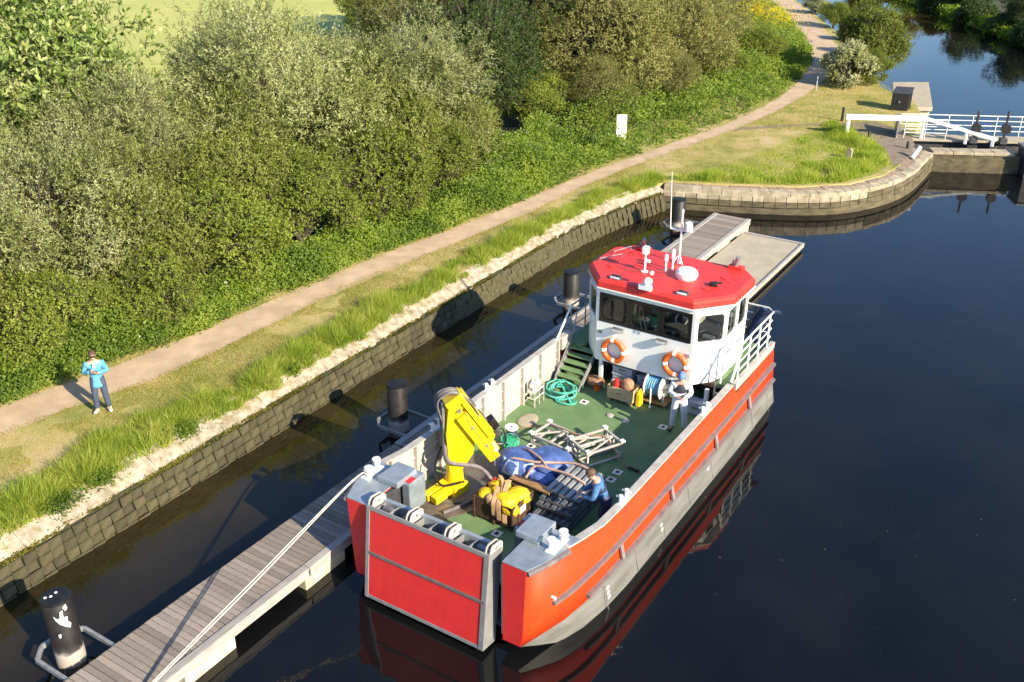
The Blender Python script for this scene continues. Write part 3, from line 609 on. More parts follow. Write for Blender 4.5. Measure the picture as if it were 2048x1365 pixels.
MB().box(-2.85, -.5, 13.5, 24.4, -.3, .118).build('float_body', 'rubber', pad, smooth=0)
MB().box(-.50, -.40, 13.42, 24.48, .252, .30).build('kerb', 'edge_board', pad, smooth=0, bevel=.008)
MB().box(-2.88, -.52, 24.40, 24.5, .252, .30).build('kerb', 'edge_board', pad, smooth=0, bevel=.008)
# piles
for i, (x, y, h, lean, lab) in enumerate([(-5.28, -4.8, 1.72, (.0, .0), 'black mooring pile with a white paint splash, nearest at the bottom left'),
                                    (-5.26, 5.3, 1.56, (0, 0), 'black mooring pile behind the yellow crane'), (-5.3, 14.7, 1.45, (0, 0), 'black mooring pile just left of the red wheelhouse roof'),
                                    (-5.4, 23.6, 1.45, (0, 0), 'farthest black mooring pile, behind the mast antenna')]):
    t = thing('mooring_pile', lab, 'pile', (x, y, 0), 'mooring piles along the pontoon')
    sh = MB().lathe([(.27, -1.0), (.275, h - .04), (.255, h - .01), (.24, h)], (x, y, 0), 28).build('shaft', 'pile_paint', t)
    MB().lathe([(.28, h - .05), (.28, h - .005), (.24, h + .012), (.0001, h + .02)], (x, y, 0), 28).build('cap', 'black', t)
    if i == 0:
        rgp = random.Random(5)
        def patch(name, ang0, z0, poly):
            vs = [(x + .279 * math.cos(ang0 + u / .28), y + .279 * math.sin(ang0 + u / .28), z0 + v) for u, v in poly]
            vi = [(x + .27 * math.cos(ang0 + u / .28), y + .27 * math.sin(ang0 + u / .28), z0 + v) for u, v in poly]
            n = len(poly); MB().add(vs + vi, [tuple(range(n))] + [(k, (k + 1) % n, n + (k + 1) % n, n + k) for k in range(n)]).build(name, 'sign_white', sh, smooth=0)
        aim = math.atan2(CAM.y - y, CAM.x - x)
        patch('paint_splash', aim, 1.25, [(-.13, .2), (-.06, .12), (-.02, .16), (.0, .28), (.05, .3), (.04, .14), (.11, .12), (.10, .02), (.15, -.06), (.12, -.15), (.04, -.08), (-.04, .0), (-.1, .1)])
        patch('paint_splash', aim, 1.25, [(.06, .36), (.13, .40), (.15, .30), (.1, .26)])
        patch('paint_splash', aim, .95, [(-.12, .06), (-.07, .08), (-.08, -.0), (-.11, -.02)])
        for (u, v) in ((-.05, .1), (-.03, -.02), (-.09, -.1)):
            MB().cyl((x + u, y + v - .05, h + .01), (x + u, y + v - .05, h + .022), .03, n=7).build('paint_splash', 'sign_white', t)
    # bracket
    b = MB(); hx = [(PX0, y - .52), (x - .25, y - .52), (x - .5, y - .25), (x - .5, y + .25), (x - .25, y + .52), (PX0, y + .52)]
    for a_, b_ in zip(hx, hx[1:]): b.beam((*a_, .40), (*b_, .40), .07, .10)
    b.build('pile_guide', 'galvanised', (pA, pC if i > 1 else pB, pB, pC)[i] if i != 2 else pB, smooth=0, bevel=.01)

# ------------------------------------------------------------------ the workboat
CX = -0.1; DZ = .8
boat = thing('workboat', 'red and bare aluminium landing craft workboat with bow ramp, moored beside the pontoon', 'boat', (CX, 6.2, 0))
#      y    top hw, z    knuckle     red foot     chine        bottom
SEC = [(0.00, 2.17, 2.22, 2.10, .55, 2.06, .34, 2.00, .31, 1.6, .30),
       (0.40, 2.33, 2.23, 2.27, .80, 2.25, .42, 2.21, .14, 1.7, .05),
       (0.85, 2.46, 2.24, 2.44, .92, 2.44, .50, 2.43, -.02, 1.8, -.2),
       (1.00, 2.49, 2.23, 2.48, .94, 2.49, .52, 2.50, -.04, 1.8, -.3),
       (1.50, 2.545, 2.14, 2.57, .98, 2.60, .57, 2.66, -.10, 1.9, -.4),
       (2.30, 2.58, 1.98, 2.64, 1.0, 2.68, .60, 2.78, -.12, 2.0, -.5),
       (3.20, 2.59, 1.94, 2.66, 1.0, 2.70, .60, 2.83, -.12, 2.0, -.5),
       (6.00, 2.59, 1.94, 2.66, 1.0, 2.70, .60, 2.84, -.12, 2.0, -.5),
       (9.25, 2.59, 1.94, 2.66, 1.0, 2.70, .60, 2.84, -.12, 2.0, -.5),
       (9.50, 2.59, 1.62, 2.66, 1.0, 2.70, .60, 2.84, -.12, 2.0, -.5),
       (12.40, 2.57, 1.62, 2.63, 1.0, 2.66, .60, 2.78, -.12, 2.0, -.5)]
def side_at(y, k):
    for a, b in zip(SEC, SEC[1:]):
        if a[0] <= y <= b[0]:
            t = (y - a[0]) / (b[0] - a[0]); return lerp(a[1 + 2 * k], b[1 + 2 * k], t), lerp(a[2 + 2 * k], b[2 + 2 * k], t)
    return SEC[-1][1 + 2 * k], SEC[-1][2 + 2 * k]
def hull_x(y, z):
    k0 = [side_at(y, k) for k in range(4)]
    for (xa, za), (xb, zb) in zip(k0, k0[1:]):
        if zb <= z <= za: return lerp(xa, xb, (za - z) / max(1e-6, za - zb))
    return k0[0][0]
hull = MB(); lower = MB()
for s in (1, -1):
    rows = [[(CX + s * q[1 + 2 * k], q[0], q[2 + 2 * k]) for k in range(5)] for q in SEC]
    v = [p for r_ in rows for p in r_[:3]]; n = len(rows)
    hull.add(v, [(i * 3 + k, i * 3 + k + 1, (i + 1) * 3 + k + 1, (i + 1) * 3 + k) for i in range(n - 1) for k in range(2)])
    v = [p for r_ in rows for p in r_[2:]]
    lower.add(v, [(i * 3 + k, i * 3 + k + 1, (i + 1) * 3 + k + 1, (i + 1) * 3 + k) for i in range(n - 1) for k in range(2)])
q = SEC[-1]
hull.add([(CX + q[1], 12.4, q[2]), (CX - q[1], 12.4, q[2]), (CX - q[5], 12.4, q[6]), (CX + q[5], 12.4, q[6])], [(0, 1, 2, 3)])
lower.add([(CX + q[5], 12.4, q[6]), (CX - q[5], 12.4, q[6]), (CX - q[7], 12.4, -.5), (CX + q[7], 12.4, -.5)], [(0, 1, 2, 3)])
lower.add([(CX - 1.6, 0.3, .30), (CX + 1.6, 0.3, .30), (CX + 2.0, 2.4, -.5), (CX - 2.0, 2.4, -.5)], [(0, 1, 2, 3)])
h_o = hull.build('hull', 'red_paint', boat, smooth=25, fix=False); lower.build('hull_bottom', 'hull_aluminium', boat, smooth=25, fix=False)
for o in (h_o,):
    sm = o.modifiers.new('thick', 'SOLIDIFY'); sm.thickness = .012; sm.offset = 0
for s in (1, -1):
    MB().add([(CX + s * 1.65, -.012, 2.218), (CX + s * 2.172, -.012, 2.218), (CX + s * 2.102, -.012, .55), (CX + s * 2.062, -.012, .338), (CX + s * 1.65, -.012, .338),
              (CX + s * 1.65, .03, 2.218), (CX + s * 2.172, .012, 2.218), (CX + s * 2.102, .012, .55), (CX + s * 2.062, .012, .338), (CX + s * 1.65, .03, .338)],
             [(0, 1, 2, 3, 4), (9, 8, 7, 6, 5)] + [(i, (i + 1) % 5, 5 + (i + 1) % 5, 5 + i) for i in range(5)]).build('bow_facet', 'shaded_red', boat, smooth=0)  # bow front in the cooler red, its weaker sunlight painted into the colour
MB().cyl((CX + 2.36, .62, 1.28), (CX + 2.46, .61, 1.28), .035, n=12).build('bow_disc', 'white_band', boat)
for (yy, zz) in ((2.35, .42), (2.36, .30), (2.37, .18), (4.9, .42), (4.91, .30), (7.6, .42)):
    x_ = hull_x(yy, zz) if False else lerp(side_at(yy, 2)[0], side_at(yy, 3)[0], (.60 - zz) / .72)
    MB().box(CX + x_ + .001, CX + x_ + .014, yy - .045, yy + .045, zz - .035, zz + .035).build('draft_mark', 'white_band', boat, smooth=0)
# weld seams on the bare aluminium
for yy in (2.2, 3.6, 5.0, 6.4, 7.8, 9.2, 10.6, 11.8):
    MB().tube([(CX + 2.715, yy, .56), (CX + 2.84, yy + .02, -.1)], .008, n=5).build('weld_seam', 'steel', boat)
for s in (1, -1):
    for (z0f, ya, yb, rr, nm) in ((lambda y: 1.22 - .1 * max(0, (1.6 - y)), .62, 12.35, .06, 'rub_rail'), (lambda y: .74 - .06 * max(0, (2.4 - y)), 1.6, 12.35, .055, 'rub_rail')):
        pts = [(CX + s * (hull_x(y, z0f(y)) + .035), y, z0f(y)) for y in [ya + (yb - ya) * i / 26 for i in range(27)]]
        m = MB(); vs = []
        for (x, y, z) in pts: vs += [(x - s * .05, y, z - rr), (x + s * rr, y, z - rr * .6), (x + s * rr, y, z + rr * .6), (x - s * .05, y, z + rr)]
        n = len(pts); m.add(vs, [(i * 4 + k, i * 4 + (k + 1) % 4, (i + 1) * 4 + (k + 1) % 4, (i + 1) * 4 + k) for i in range(n - 1) for k in range(4)] + [(0, 1, 2, 3), tuple((n - 1) * 4 + k for k in range(4))])
        m.build(nm, 'fender_rail', boat, smooth=20)
    for y in (2.9, 5.4, 8.0, 10.3):
        x = CX + s * (hull_x(y, .95) + .05)
        MB().beam((x - s * .01, y, 1.17), (x + s * .04, y + .06, .79), .10, .06).build('rail_strut', 'aluminium', boat, smooth=0, bevel=.01)
    # bow fender along the top edge
    pts = [(CX + s * (side_at(y, 0)[0] + .03), y, side_at(y, 0)[1] - .045) for y in [i * .165 for i in range(7)]]
    MB().tube(pts, .062, n=8).build('bow_fender', 'rubber', boat)
    # cap rail and inner bulwark skin
    ysb = [1.0, 1.25, 1.5, 1.9, 2.3, 2.75, 3.2, 4, 5, 6, 7, 8, 9.25]
    m = MB(); vs = []
    for y in ysb:
        h, z = side_at(y, 0); vs += [(CX + s * (h + .015), y, z + .003), (CX + s * (h - .17), y, z + .003), (CX + s * (h - .17), y, z + .035), (CX + s * (h + .015), y, z + .035)]
    n = len(ysb); m.add(vs, [(i * 4 + k, i * 4 + (k + 1) % 4, (i + 1) * 4 + (k + 1) % 4, (i + 1) * 4 + k) for i in range(n - 1) for k in range(4)] + [(0, 1, 2, 3), tuple((n - 1) * 4 + k for k in range(4))])
    m.build('cap_rail', 'pale_aluminium', boat, smooth=25, bevel=.008)
    m = MB(); vs = []
    for y in ysb:
        h, z = side_at(y, 0); vs += [(CX + s * (h - .10), y, DZ - .02), (CX + s * (h - .10), y, z)]
    m.add(vs, [(i * 2, i * 2 + 1, (i + 1) * 2 + 1, (i + 1) * 2) for i in range(n - 1)]); m.build('bulwark_skin', 'pale_aluminium', boat, smooth=25)
    yy = 1.7
    while yy < 9.2:
        h, z = side_at(yy, 0)
        MB().box(min(CX + s * (h - .20), CX + s * (h - .10)), max(CX + s * (h - .20), CX + s * (h - .10)), yy - .03, yy + .03, DZ, z).build('bulwark_frame', 'pale_aluminium', boat, smooth=0, bevel=.006)
        yy += .92
    for zz in (1.1, 1.38, 1.66):
        MB().tube([(CX + s * (side_at(y, 0)[0] - .115), y, zz) for y in ysb[1:]], .028, n=6).build('bulwark_stringer', 'pale_aluminium', boat)
# inner plating of the bow quarter near the crane, and freeing ports
for y in (5.05, 7.2): MB().box(CX - 2.478, CX - 2.46, y, y + .42, DZ + .06, DZ + .16).build('freeing_port', 'black', boat, smooth=0)
# deck
dk = [(CX + (side_at(y, 0)[0] - .09), y) for y in (.9, 1.5, 2.3, 3.2, 12.3)]
MB().prism(dk + [(2 * CX - x, y) for x, y in reversed(dk)], DZ - .06, DZ).build('deck', 'deck_green', boat, smooth=0)
# seams / welded sockets in the deck
for (x, y) in ((-1.23, 8.24), (1.11, 8.21), (1.08, 5.38), (1.07, 5.74), (-1.28, 5.6), (-1.28, 5.33), (-1.34, 2.64), (-.05, 2.2)):
    sk = MB().box(x - .105, x + .105, y - .105, y + .105, DZ + .003, DZ + .012).build('deck_socket', 'white_band', boat, smooth=0, bevel=.003)
    MB().box(x - .045, x + .045, y - .05, y + .05, DZ + .013, DZ + .016).build('socket_hole', 'black', sk, smooth=0)
for (x, y) in ((-.31, 7.99), (.17, 7.96)): MB().lathe([(.10, .002), (.09, .03), (.04, .045)], (x, y, DZ), 14).build('deck_plug', 'pale_aluminium', boat)
hx, hy = -2.0, 6.62
hv = MB().lathe([(.30, .002), (.30, .02), (.27, .028)], (0, 0, 0), 28); hv.v = [(hx + a * .8, hy + b * 1.15, DZ + c) for a, b, c in hv.v]; hv.build('deck_hatch', 'pad_top', boat)
MB().prism([(-2.45, 2.0), (-1.35, 1.9), (-.95, 2.6), (-.95, 4.55), (-2.45, 4.55)], DZ + .002, DZ + .02).build('crane_bed', 'deck_steel', boat, smooth=0)
# bow corner boxes with raised tops
for s in (1, -1):
    o_ = [(CX + s * 1.66, .0)] + [(CX + s * (min(side_at(y, k)[0] for k in (0, 1, 2)) - .014), max(.0, y)) for y in (0, .4, .85, 1.35)] + [(CX + s * 1.66, 1.35)]
    if s < 0: o_ = list(reversed(o_))
    MB().prism(o_, .33, 2.215).build('bow_box', 'red_paint', boat, smooth=0, bevel=.01)
    pt = [(CX + s * 1.64, -.01)] + [(CX + s * (side_at(y, 0)[0] + .01), max(-.01, y - .01)) for y in (0, .4, .85, 1.38)] + [(CX + s * 1.64, 1.38)]
    if s < 0: pt = list(reversed(pt))
    MB().prism(pt, 2.222, 2.25).build('bow_platform', 'plate_aluminium', boat, smooth=0, bevel=.006)
    MB().box(min(CX + s * 1.56, CX + s * 1.645), max(CX + s * 1.56, CX + s * 1.645), .08, 1.3, .35, 2.2).build('ramp_guide', 'dark_metal', boat, smooth=0, bevel=.01)
    for k, yq in enumerate((.12, .26)):
        MB().cyl((CX + s * 1.60, yq - .04, .4), (CX + s * 1.60, yq - .04, 2.1), .035, n=10).build('guide_pipe', 'aluminium', boat)
    # winch housings on the corner box
    bx = MB().box(min(CX + s * 1.45, CX + s * 1.98), max(CX + s * 1.45, CX + s * 1.98), .75, 1.42, 2.252, 2.40).build('winch_cover', 'plate_aluminium', boat, smooth=0, bevel=.02)
    MB().box(min(CX + s * 1.30, CX + s * 1.50), max(CX + s * 1.30, CX + s * 1.50), .95, 1.5, 1.55, 2.30).build('winch_box', 'plate_aluminium', boat, smooth=0, bevel=.02)
    MB().box(min(CX + s * 1.32, CX + s * 1.48), max(CX + s * 1.32, CX + s * 1.48), 1.0, 1.22, 2.302, 2.312).build('red_marker', 'red_plastic', boat, smooth=0)
    b = MB()
    for (dx, dy) in ((2.24, .78), (2.31, 1.12)):
        b.lathe([(.055, 0), (.055, .20), (.09, .22), (.09, .26), (.03, .28)], (CX + s * dx, dy, 2.252), 12)
    b.box(CX + s * 2.27 - .10, CX + s * 2.27 + .10, .66, 1.24, 2.252, 2.275); b.cyl((CX + s * 2.16, .78, 2.44), (CX + s * 2.36, .78, 2.44), .03); b.cyl((CX + s * 2.22, 1.12, 2.44), (CX + s * 2.42, 1.12, 2.44), .03)
    b.build('bollard', 'white_paint', boat)
# bollards on the bulwark cap
for (s, y) in ((-1, 5.75), (-1, 3.5), (1, 3.3), (1, 7.6)):
    h, z = side_at(y, 0); b = MB()
    for dy in (-.13, .13):
        b.cyl((CX + s * (h - .08), y + dy, z + .03), (CX + s * (h - .08), y + dy, z + .24), .045, n=10); b.cyl((CX + s * (h - .08) - .10, y + dy, z + .19), (CX + s * (h - .08) + .10, y + dy, z + .19), .025, n=8)
    b.box(CX + s * (h - .08) - .05, CX + s * (h - .08) + .05, y - .2, y + .2, z + .036, z + .05)
    b.build('bollard', 'white_paint', boat)

# ---- bow ramp (built upright at its hinge, then leant back a little)
ramp = MB().box(-1.42, 1.42, 0, .02, 0, 2.12).build('ramp', 'shaded_red', None, smooth=0, bevel=.004)
ramp.parent = boat; ramp.location = Vector((CX - .11, -.30, .16)) - boat.location; ramp.rotation_euler = (-math.atan(.26 / 2.1), 0, 0)
def rp(mb, name, mt, bev=.006, sm=0):
    o = mb.build(name, mt, None, smooth=sm, bevel=bev); o.parent = ramp; return o
for x0, x1 in ((-1.50, -1.41), (1.38, 1.50)): rp(MB().box(x0, x1, -.025, .42, -.03, 2.14), 'side_frame', 'aluminium')
rp(MB().box(-1.408, 1.378, -.022, .02, 2.06, 2.15), 'top_frame', 'aluminium'); rp(MB().box(-1.408, 1.378, -.018, .02, -.03, .05), 'bottom_frame', 'aluminium')
rp(MB().box(-1.408, 1.47, -.03, .0, 1.03, 1.10), 'mid_strip', 'fender_rail')
rp(MB().box(-1.406, 1.376, -.010, -.002, .052, 1.028), 'panel', 'shaded_red', .003); rp(MB().box(-1.406, 1.376, -.010, -.002, 1.102, 2.058), 'panel', 'shaded_red', .003)
rp(MB().box(-1.4, 1.37, .36, .46, 1.9, 2.15), 'back_channel', 'plate_aluminium'); rp(MB().box(-1.4, 1.37, .40, .43, 0, 1.89), 'tread_plate', 'deck_steel')
for i in range(9):
    x = -1.3 + i * .325; rp(MB().box(x - .012, x + .012, .022, .358, .1, 2.11), 'web', 'aluminium', .003)
rp(MB().box(-1.40, 1.37, .022, .358, 1.80, 1.82), 'shelf', 'plate_aluminium', 0)
for i, x in enumerate((-1.43, -.47, .47, 1.43)):
    for dx in (-.05, .05):
        prof = [(x + dx - .012, .02, 1.95), (x + dx - .012, .02, 2.16), (x + dx - .012, .04, 2.24), (x + dx - .012, .10, 2.30), (x + dx - .012, .36, 2.30), (x + dx - .012, .44, 2.24), (x + dx - .012, .46, 2.12), (x + dx - .012, .46, 1.95)]
        rp(MB().sweep(prof, (.024, 0, 0)), 'lug_plate', 'pale_aluminium', .004)
    rp(MB().cyl((x - .07, .22, 2.2), (x + .07, .22, 2.2), .04, n=12), 'hinge_pin', 'galvanised', 0, 35)
for x in (-1.1, 1.2): rp(MB().cyl((x - .1, .2, 2.08), (x + .12, .2, 2.08), .07, n=12), 'sheave', 'steel', 0, 35)

# ---- crane folded on the starboard bow
C0 = Vector((-1.80, 3.08, DZ))
crane = MB().lathe([(.62, .021), (.62, .05), (.58, .07)], tuple(C0), 26).build('crane', 'deck_steel', boat)
def cp(mb, name, mt, bev=.015, sm=30): return mb.build(name, mt, crane, smooth=sm, bevel=bev)
cp(MB().prism([(-2.08, 2.7), (-1.5, 2.7), (-1.45, 3.2), (-2.08, 3.2)], DZ + .06, DZ + .30, .05), 'pedestal', 'crane_yellow')
for dx in (-.14, .10): cp(MB().beam((-1.80 + dx, 2.85, DZ + .20), (-1.90 + dx, 2.26, DZ + .16), .19, .18), 'outrigger', 'crane_yellow')
cp(MB().lathe([(.22, .28), (.2, .5), (.17, .75)], tuple(C0), 16), 'slew_column', 'crane_yellow')
top = Vector((-1.78, 3.12, 3.10)); tip = Vector((-1.24, 3.78, 1.70)); bd = (tip - top).normalized()
hd = Vector((bd.x, bd.y, 0)).normalized(); sd = Vector((-hd.y, hd.x, 0))
def plate(pts, w, o=0):
    """outline in the crane's folding plane (along, height) swept to width w"""
    P_ = [C0 + hd * a + Vector((0, 0, b)) - sd * (w / 2) + sd * o for a, b in pts]; return MB().sweep(P_, sd * w)
cp(plate([(-.15, .60), (.16, .60), (.42, .98), (.46, 1.2), (.30, 1.75), (.16, 2.28), (-.12, 2.34), (-.2, 1.6)], .30), 'lower_arm', 'crane_yellow')
cp(plate([(-.24, 1.0), (-.18, 1.0), (-.2, 2.35), (-.26, 2.35)], .12), 'lift_cylinder', 'steel')
# folded boom boxes
def bb(a0, a1, off, hgt, wd, side, nm, mt):
    nrm = bd.cross(sd).normalized(); nrm = nrm if nrm.z > 0 else -nrm
    p0 = top + bd * a0 + nrm * off + sd * side; p1 = top + bd * a1 + nrm * off + sd * side
    m = MB(); vs = []
    for p in (p0, p1):
        for i, j in ((-1, -1), (1, -1), (1, 1), (-1, 1)): vs.append(p + sd * (i * wd / 2) + nrm * (j * hgt / 2))
    m.add(vs, [(3, 2, 1, 0), (4, 5, 6, 7), (0, 1, 5, 4), (1, 2, 6, 5), (2, 3, 7, 6), (3, 0, 4, 7)]); return cp(m, nm, mt)
bb(-.10, 1.34, .12, .40, .30, .09, 'main_boom', 'crane_yellow'); bb(.24, 1.72, -.03, .28, .20, -.19, 'outer_boom', 'crane_yellow'); bb(1.25, 1.74, .08, .20, .17, .06, 'extension', 'crane_yellow')
bb(.0, 1.25, .20, .12, .1, -.20, 'fold_cylinder', 'crane_yellow'); bb(1.15, 1.6, -.16, .05, .05, -.05, 'piston_rod', 'galvanised'); bb(.25, 1.15, -.16, .10, .10, -.05, 'ram_cylinder', 'dark_metal'); bb(.32, 1.66, .105, .012, .06, -.19, 'warning_stripe', 'black'); bb(.5, .95, .33, .008, .12, .15, 'decal', 'white_band'); bb(-.20, .16, .04, .44, .36, 0, 'knuckle', 'crane_yellow')
bb(.95, 1.22, .42, .16, .24, .09, 'valve_block', 'black'); bb(1.20, 1.40, .36, .12, .16, .0, 'valve_block', 'dark_metal')
bb(-.08, 1.28, .324, .006, .02, .20, 'edge_seam', 'dark_metal'); bb(-.08, 1.28, .324, .006, .02, -.02, 'edge_seam', 'dark_metal'); bb(.32, 1.70, .0, .02, .01, -.289, 'edge_seam', 'dark_metal')
for a_ in (.08, .62, 1.24): bb(a_, a_ + .05, .0, .09, .50, -.06, 'pivot_boss', 'steel')
for k in range(3): bb(.18, 1.5, .335, .022, .022, .04 + .05 * k, 'steel_pipe', 'dark_metal')
nrm = bd.cross(sd).normalized(); nrm = nrm if nrm.z > 0 else -nrm
for k in range(5):
    o_ = sd * (-.13 + k * .065)
    pts = smooth_line([top + bd * .6 + nrm * .27 + o_, top + bd * .2 + nrm * .31 + o_, top - bd * .22 + nrm * .2 + o_, top - bd * .38 - nrm * .05 + o_, top - bd * .3 - nrm * .3 + o_, Vector((C0.x - .25, C0.y - .1, 2.6)) + o_, Vector((C0.x - .22, C0.y - .1, 2.0)) + o_ * .6], 5)
    cp(MB().tube(pts, .02, n=6), 'hydraulic_hose', 'dark_metal' if k % 2 else 'rubber', 0)
cp(MB().tube(smooth_line([(C0.x - .1, C0.y - .2, 2.1), (C0.x + .1, C0.y - .3, 1.75), (C0.x + .55, C0.y + .25, 1.45), (C0.x + .85, C0.y + .3, 1.0), (C0.x + .6, C0.y - .35, DZ + .06), (C0.x + .35, C0.y - .95, DZ + .05)], 7), .045, n=8), 'hydraulic_hose', 'rubber', 0)
cp(MB().tube(smooth_line([(C0.x - .2, C0.y - .2, 2.0), (C0.x - .3, C0.y - .35, 1.5), (C0.x - .05, C0.y - .45, 1.15), (C0.x + .35, C0.y - .1, 1.2)], 7), .025, n=6), 'hydraulic_hose', 'black', 0)
cp(MB().tube(smooth_line([top + bd * 1.1 + nrm * .3, top + bd * 1.35 + nrm * .5, top + bd * 1.7 + nrm * .35, top + bd * 1.5 + nrm * .1], 6), .022, n=6), 'hydraulic_hose', 'black', 0)
cp(MB().ball(top + bd * .45 + nrm * .30 + sd * .05, (.1, .1, .03), 12, 6), 'emblem_disc', 'white_band', 0)
cp(MB().cyl(top + bd * 1.5 + sd * .16 + nrm * .12, top + bd * 1.5 - sd * .31 + nrm * .12, .05, n=10), 'pivot_pin', 'white_band', 0)
cp(MB().cyl(tip + sd * -.25 - Vector((0, 0, .05)) , tip + sd * -.25 - Vector((0, 0, .28)), .02, n=6), 'hook_shank', 'steel', 0)

# ---- wheelhouse
WF, WB = 9.3, 11.5
plan = [(-1.4, WF), (1.4, WF), (1.98, 9.98), (1.98, WB), (-1.98, WB), (-1.98, 9.98)]
plan = [(CX + x, y) for x, y in plan]
wh = MB().prism(plan, 1.58, 2.76).build('wheelhouse', 'white_paint', boat, smooth=0, bevel=.012)
def wp(mb, name, mt, bev=.006, sm=0, par=None): return mb.build(name, mt, par or wh, smooth=sm, bevel=bev)
wp(MB().prism([(CX + (x - CX) * .995, 10.4 + (y - 10.4) * .995) for x, y in plan], 3.60, 3.765), 'header', 'white_paint')
wp(MB().prism([(CX + (x - CX) * .93, 10.4 + (y - 10.4) * .93) for x, y in plan], 2.765, 2.77), 'cabin_floor', 'interior', 0)
wp(MB().box(CX - 1.9, CX + 1.9, WB - .09, WB - .01, 2.762, 2.9), 'back_wall', 'white_paint', 0)
for x in (CX - .6, CX + .6): wp(MB().box(x - .06, x + .06, WB - .09, WB - .01, 2.901, 3.598), 'back_pillar', 'white_paint', 0)
def pillar(x, y, w=.09, mt='white_paint'): wp(MB().box(x - w / 2, x + w / 2, y - w / 2, y + w / 2, 2.762, 3.598), 'pillar', mt)
for x, y in plan[1:4]: pillar(x + (CX - x) * .022, y + (10.4 - y) * .05, .10)
for x, y in (plan[0], plan[4], plan[5]): pillar(x + (CX - x) * .022, y + (10.4 - y) * .05, .10)
pillar(CX + 1.94, 10.75, .07)
def pane(a, b, z0, z1, fr, mt, inset=0.0, nm='window', r=.03):
    """framed window between plan points a, b"""
    a = Vector((*a, 0)); b = Vector((*b, 0)); d = (b - a).normalized(); nn = Vector((d.y, -d.x, 0))
    m = MB()
    def bar(p, q, za, zb, t): 
        vs = []
        for u in (p, q):
            for k, z in ((-t, za), (t, za), (t, zb), (-t, zb)): vs.append((u.x + nn.x * k, u.y + nn.y * k, z))
        m.add(vs, [(3, 2, 1, 0), (4, 5, 6, 7), (0, 1, 5, 4), (1, 2, 6, 5), (2, 3, 7, 6), (3, 0, 4, 7)])
    bar(a, b, z0, z0 + fr, r); bar(a, b, z1 - fr, z1, r); bar(a, a + d * fr, z0 + fr, z1 - fr, r); bar(b - d * fr, b, z0 + fr, z1 - fr, r)
    # rounded inner corners
    for (c, dirx, zc, dz) in ((a + d * fr, 1, z0 + fr, 1), (b - d * fr, -1, z0 + fr, 1), (a + d * fr, 1, z1 - fr, -1), (b - d * fr, -1, z1 - fr, -1)):
        g = .07; tri = [c, c + d * (dirx * g)]; vs = []
        for k in (-r, r): vs += [(c.x + nn.x * k, c.y + nn.y * k, zc), (c.x + d.x * dirx * g + nn.x * k, c.y + d.y * dirx * g + nn.y * k, zc), (c.x + nn.x * k, c.y + nn.y * k, zc + dz * g)]
        m.add(vs, [(0, 1, 2), (5, 4, 3), (0, 3, 4, 1), (1, 4, 5, 2), (2, 5, 3, 0)])
    w_ = wp(m, nm, mt, 0)
    g = MB(); vs = [(p.x + nn.x * .004 * q, p.y + nn.y * .004 * q, z) for q in (1, -1) for p, z in ((a, z0 + .01), (b, z0 + .01), (b, z1 - .01), (a, z1 - .01))]
    g.add(vs[:4], [(0, 1, 2, 3)])
    wp(g, 'glass', 'window_glass', 0, 0)
fw = [(CX - 1.33, CX - .44), (CX - .43, CX + .45), (CX + .46, CX + 1.31)]
for a, b in fw: pane((a, WF + .02), (b, WF + .02), 2.77, 3.59, .085, 'black_frame')
pane((plan[1][0] + .03, WF + .06), (plan[2][0] - .03, plan[2][1] - .05), 2.77, 3.59, .03, 'white_paint')
pane((CX + 1.96, 10.05), (CX + 1.96, 10.70), 2.77, 3.59, .03, 'white_paint'); pane((CX + 1.96, 10.80), (CX + 1.96, 11.40), 2.77, 3.59, .03, 'white_paint')
pane((plan[0][0] - .03, WF + .06), (plan[5][0] + .03, plan[5][1] - .05), 2.77, 3.59, .03, 'white_paint'); pane((CX - 1.96, 10.05), (CX - 1.96, 11.40), 2.77, 3.59, .03, 'white_paint')
for a, b in ((CX + 1.85, CX + .66), (CX + .54, CX - .54), (CX - .66, CX - 1.85)): pane((a, WB - .05), (b, WB - .05), 2.905, 3.59, .04, 'black_frame')  # unseen rear windows, added to let light into the cabin
# inside: console, seats, wheel
wp(MB().prism([(CX - 1.2, 9.5), (CX + 1.25, 9.5), (CX + 1.15, 9.9), (CX - 1.1, 9.9)], 2.772, 2.98), 'console', 'interior', .01)
for x in (CX - .05, CX + .85):
    wp(MB().box(x - .24, x + .24, 10.35, 10.85, 2.80, 3.0), 'helm_seat', 'seat_vinyl', .03); wp(MB().box(x - .23, x + .23, 10.78, 10.9, 2.95, 3.45), 'helm_seat', 'seat_vinyl', .03)
wp(MB().tube([(CX + .75 + .16 * math.cos(t), 9.98 + .08 * math.sin(t), 3.05 + .14 * math.sin(t)) for t in [i * math.pi / 8 for i in range(16)]], .018, n=6, closed=True), 'steering_wheel', 'white_band', 0, 35)
wp(MB().beam((CX + 1.3, 9.95, 2.85), (CX + 1.75, 10.15, 3.1), .04, .04).box(CX + 1.45, CX + 1.75, 9.75, 9.9, 2.80, 2.86), 'chart_arm', 'galvanised', 0)
for x in (CX - .02, CX + .1): wp(MB().tube([(x, 9.25, 2.78), (x - .1, 9.262, 3.1), (x - .14, 9.265, 3.4)], .010, n=5), 'wiper', 'black_frame', 0)
for (x, z) in ((CX - .72, 2.66), (CX + .55, 2.66)):
    l = wp(MB().box(x - .16, x + .16, WF - .14, WF - .02, z - .05, z + .05), 'floodlight', 'steel', .012); wp(MB().box(x - .14, x + .14, WF - .146, WF - .142, z - .035, z + .035), 'lens', 'lamp_glass', 0)
for (x, z) in ((CX - 1.28, 2.45), (CX + 1.28, 2.42)): wp(MB().box(x - .055, x + .055, WF - .03, WF - .005, z - .05, z + .05), 'socket_box', 'galvanised', .008)
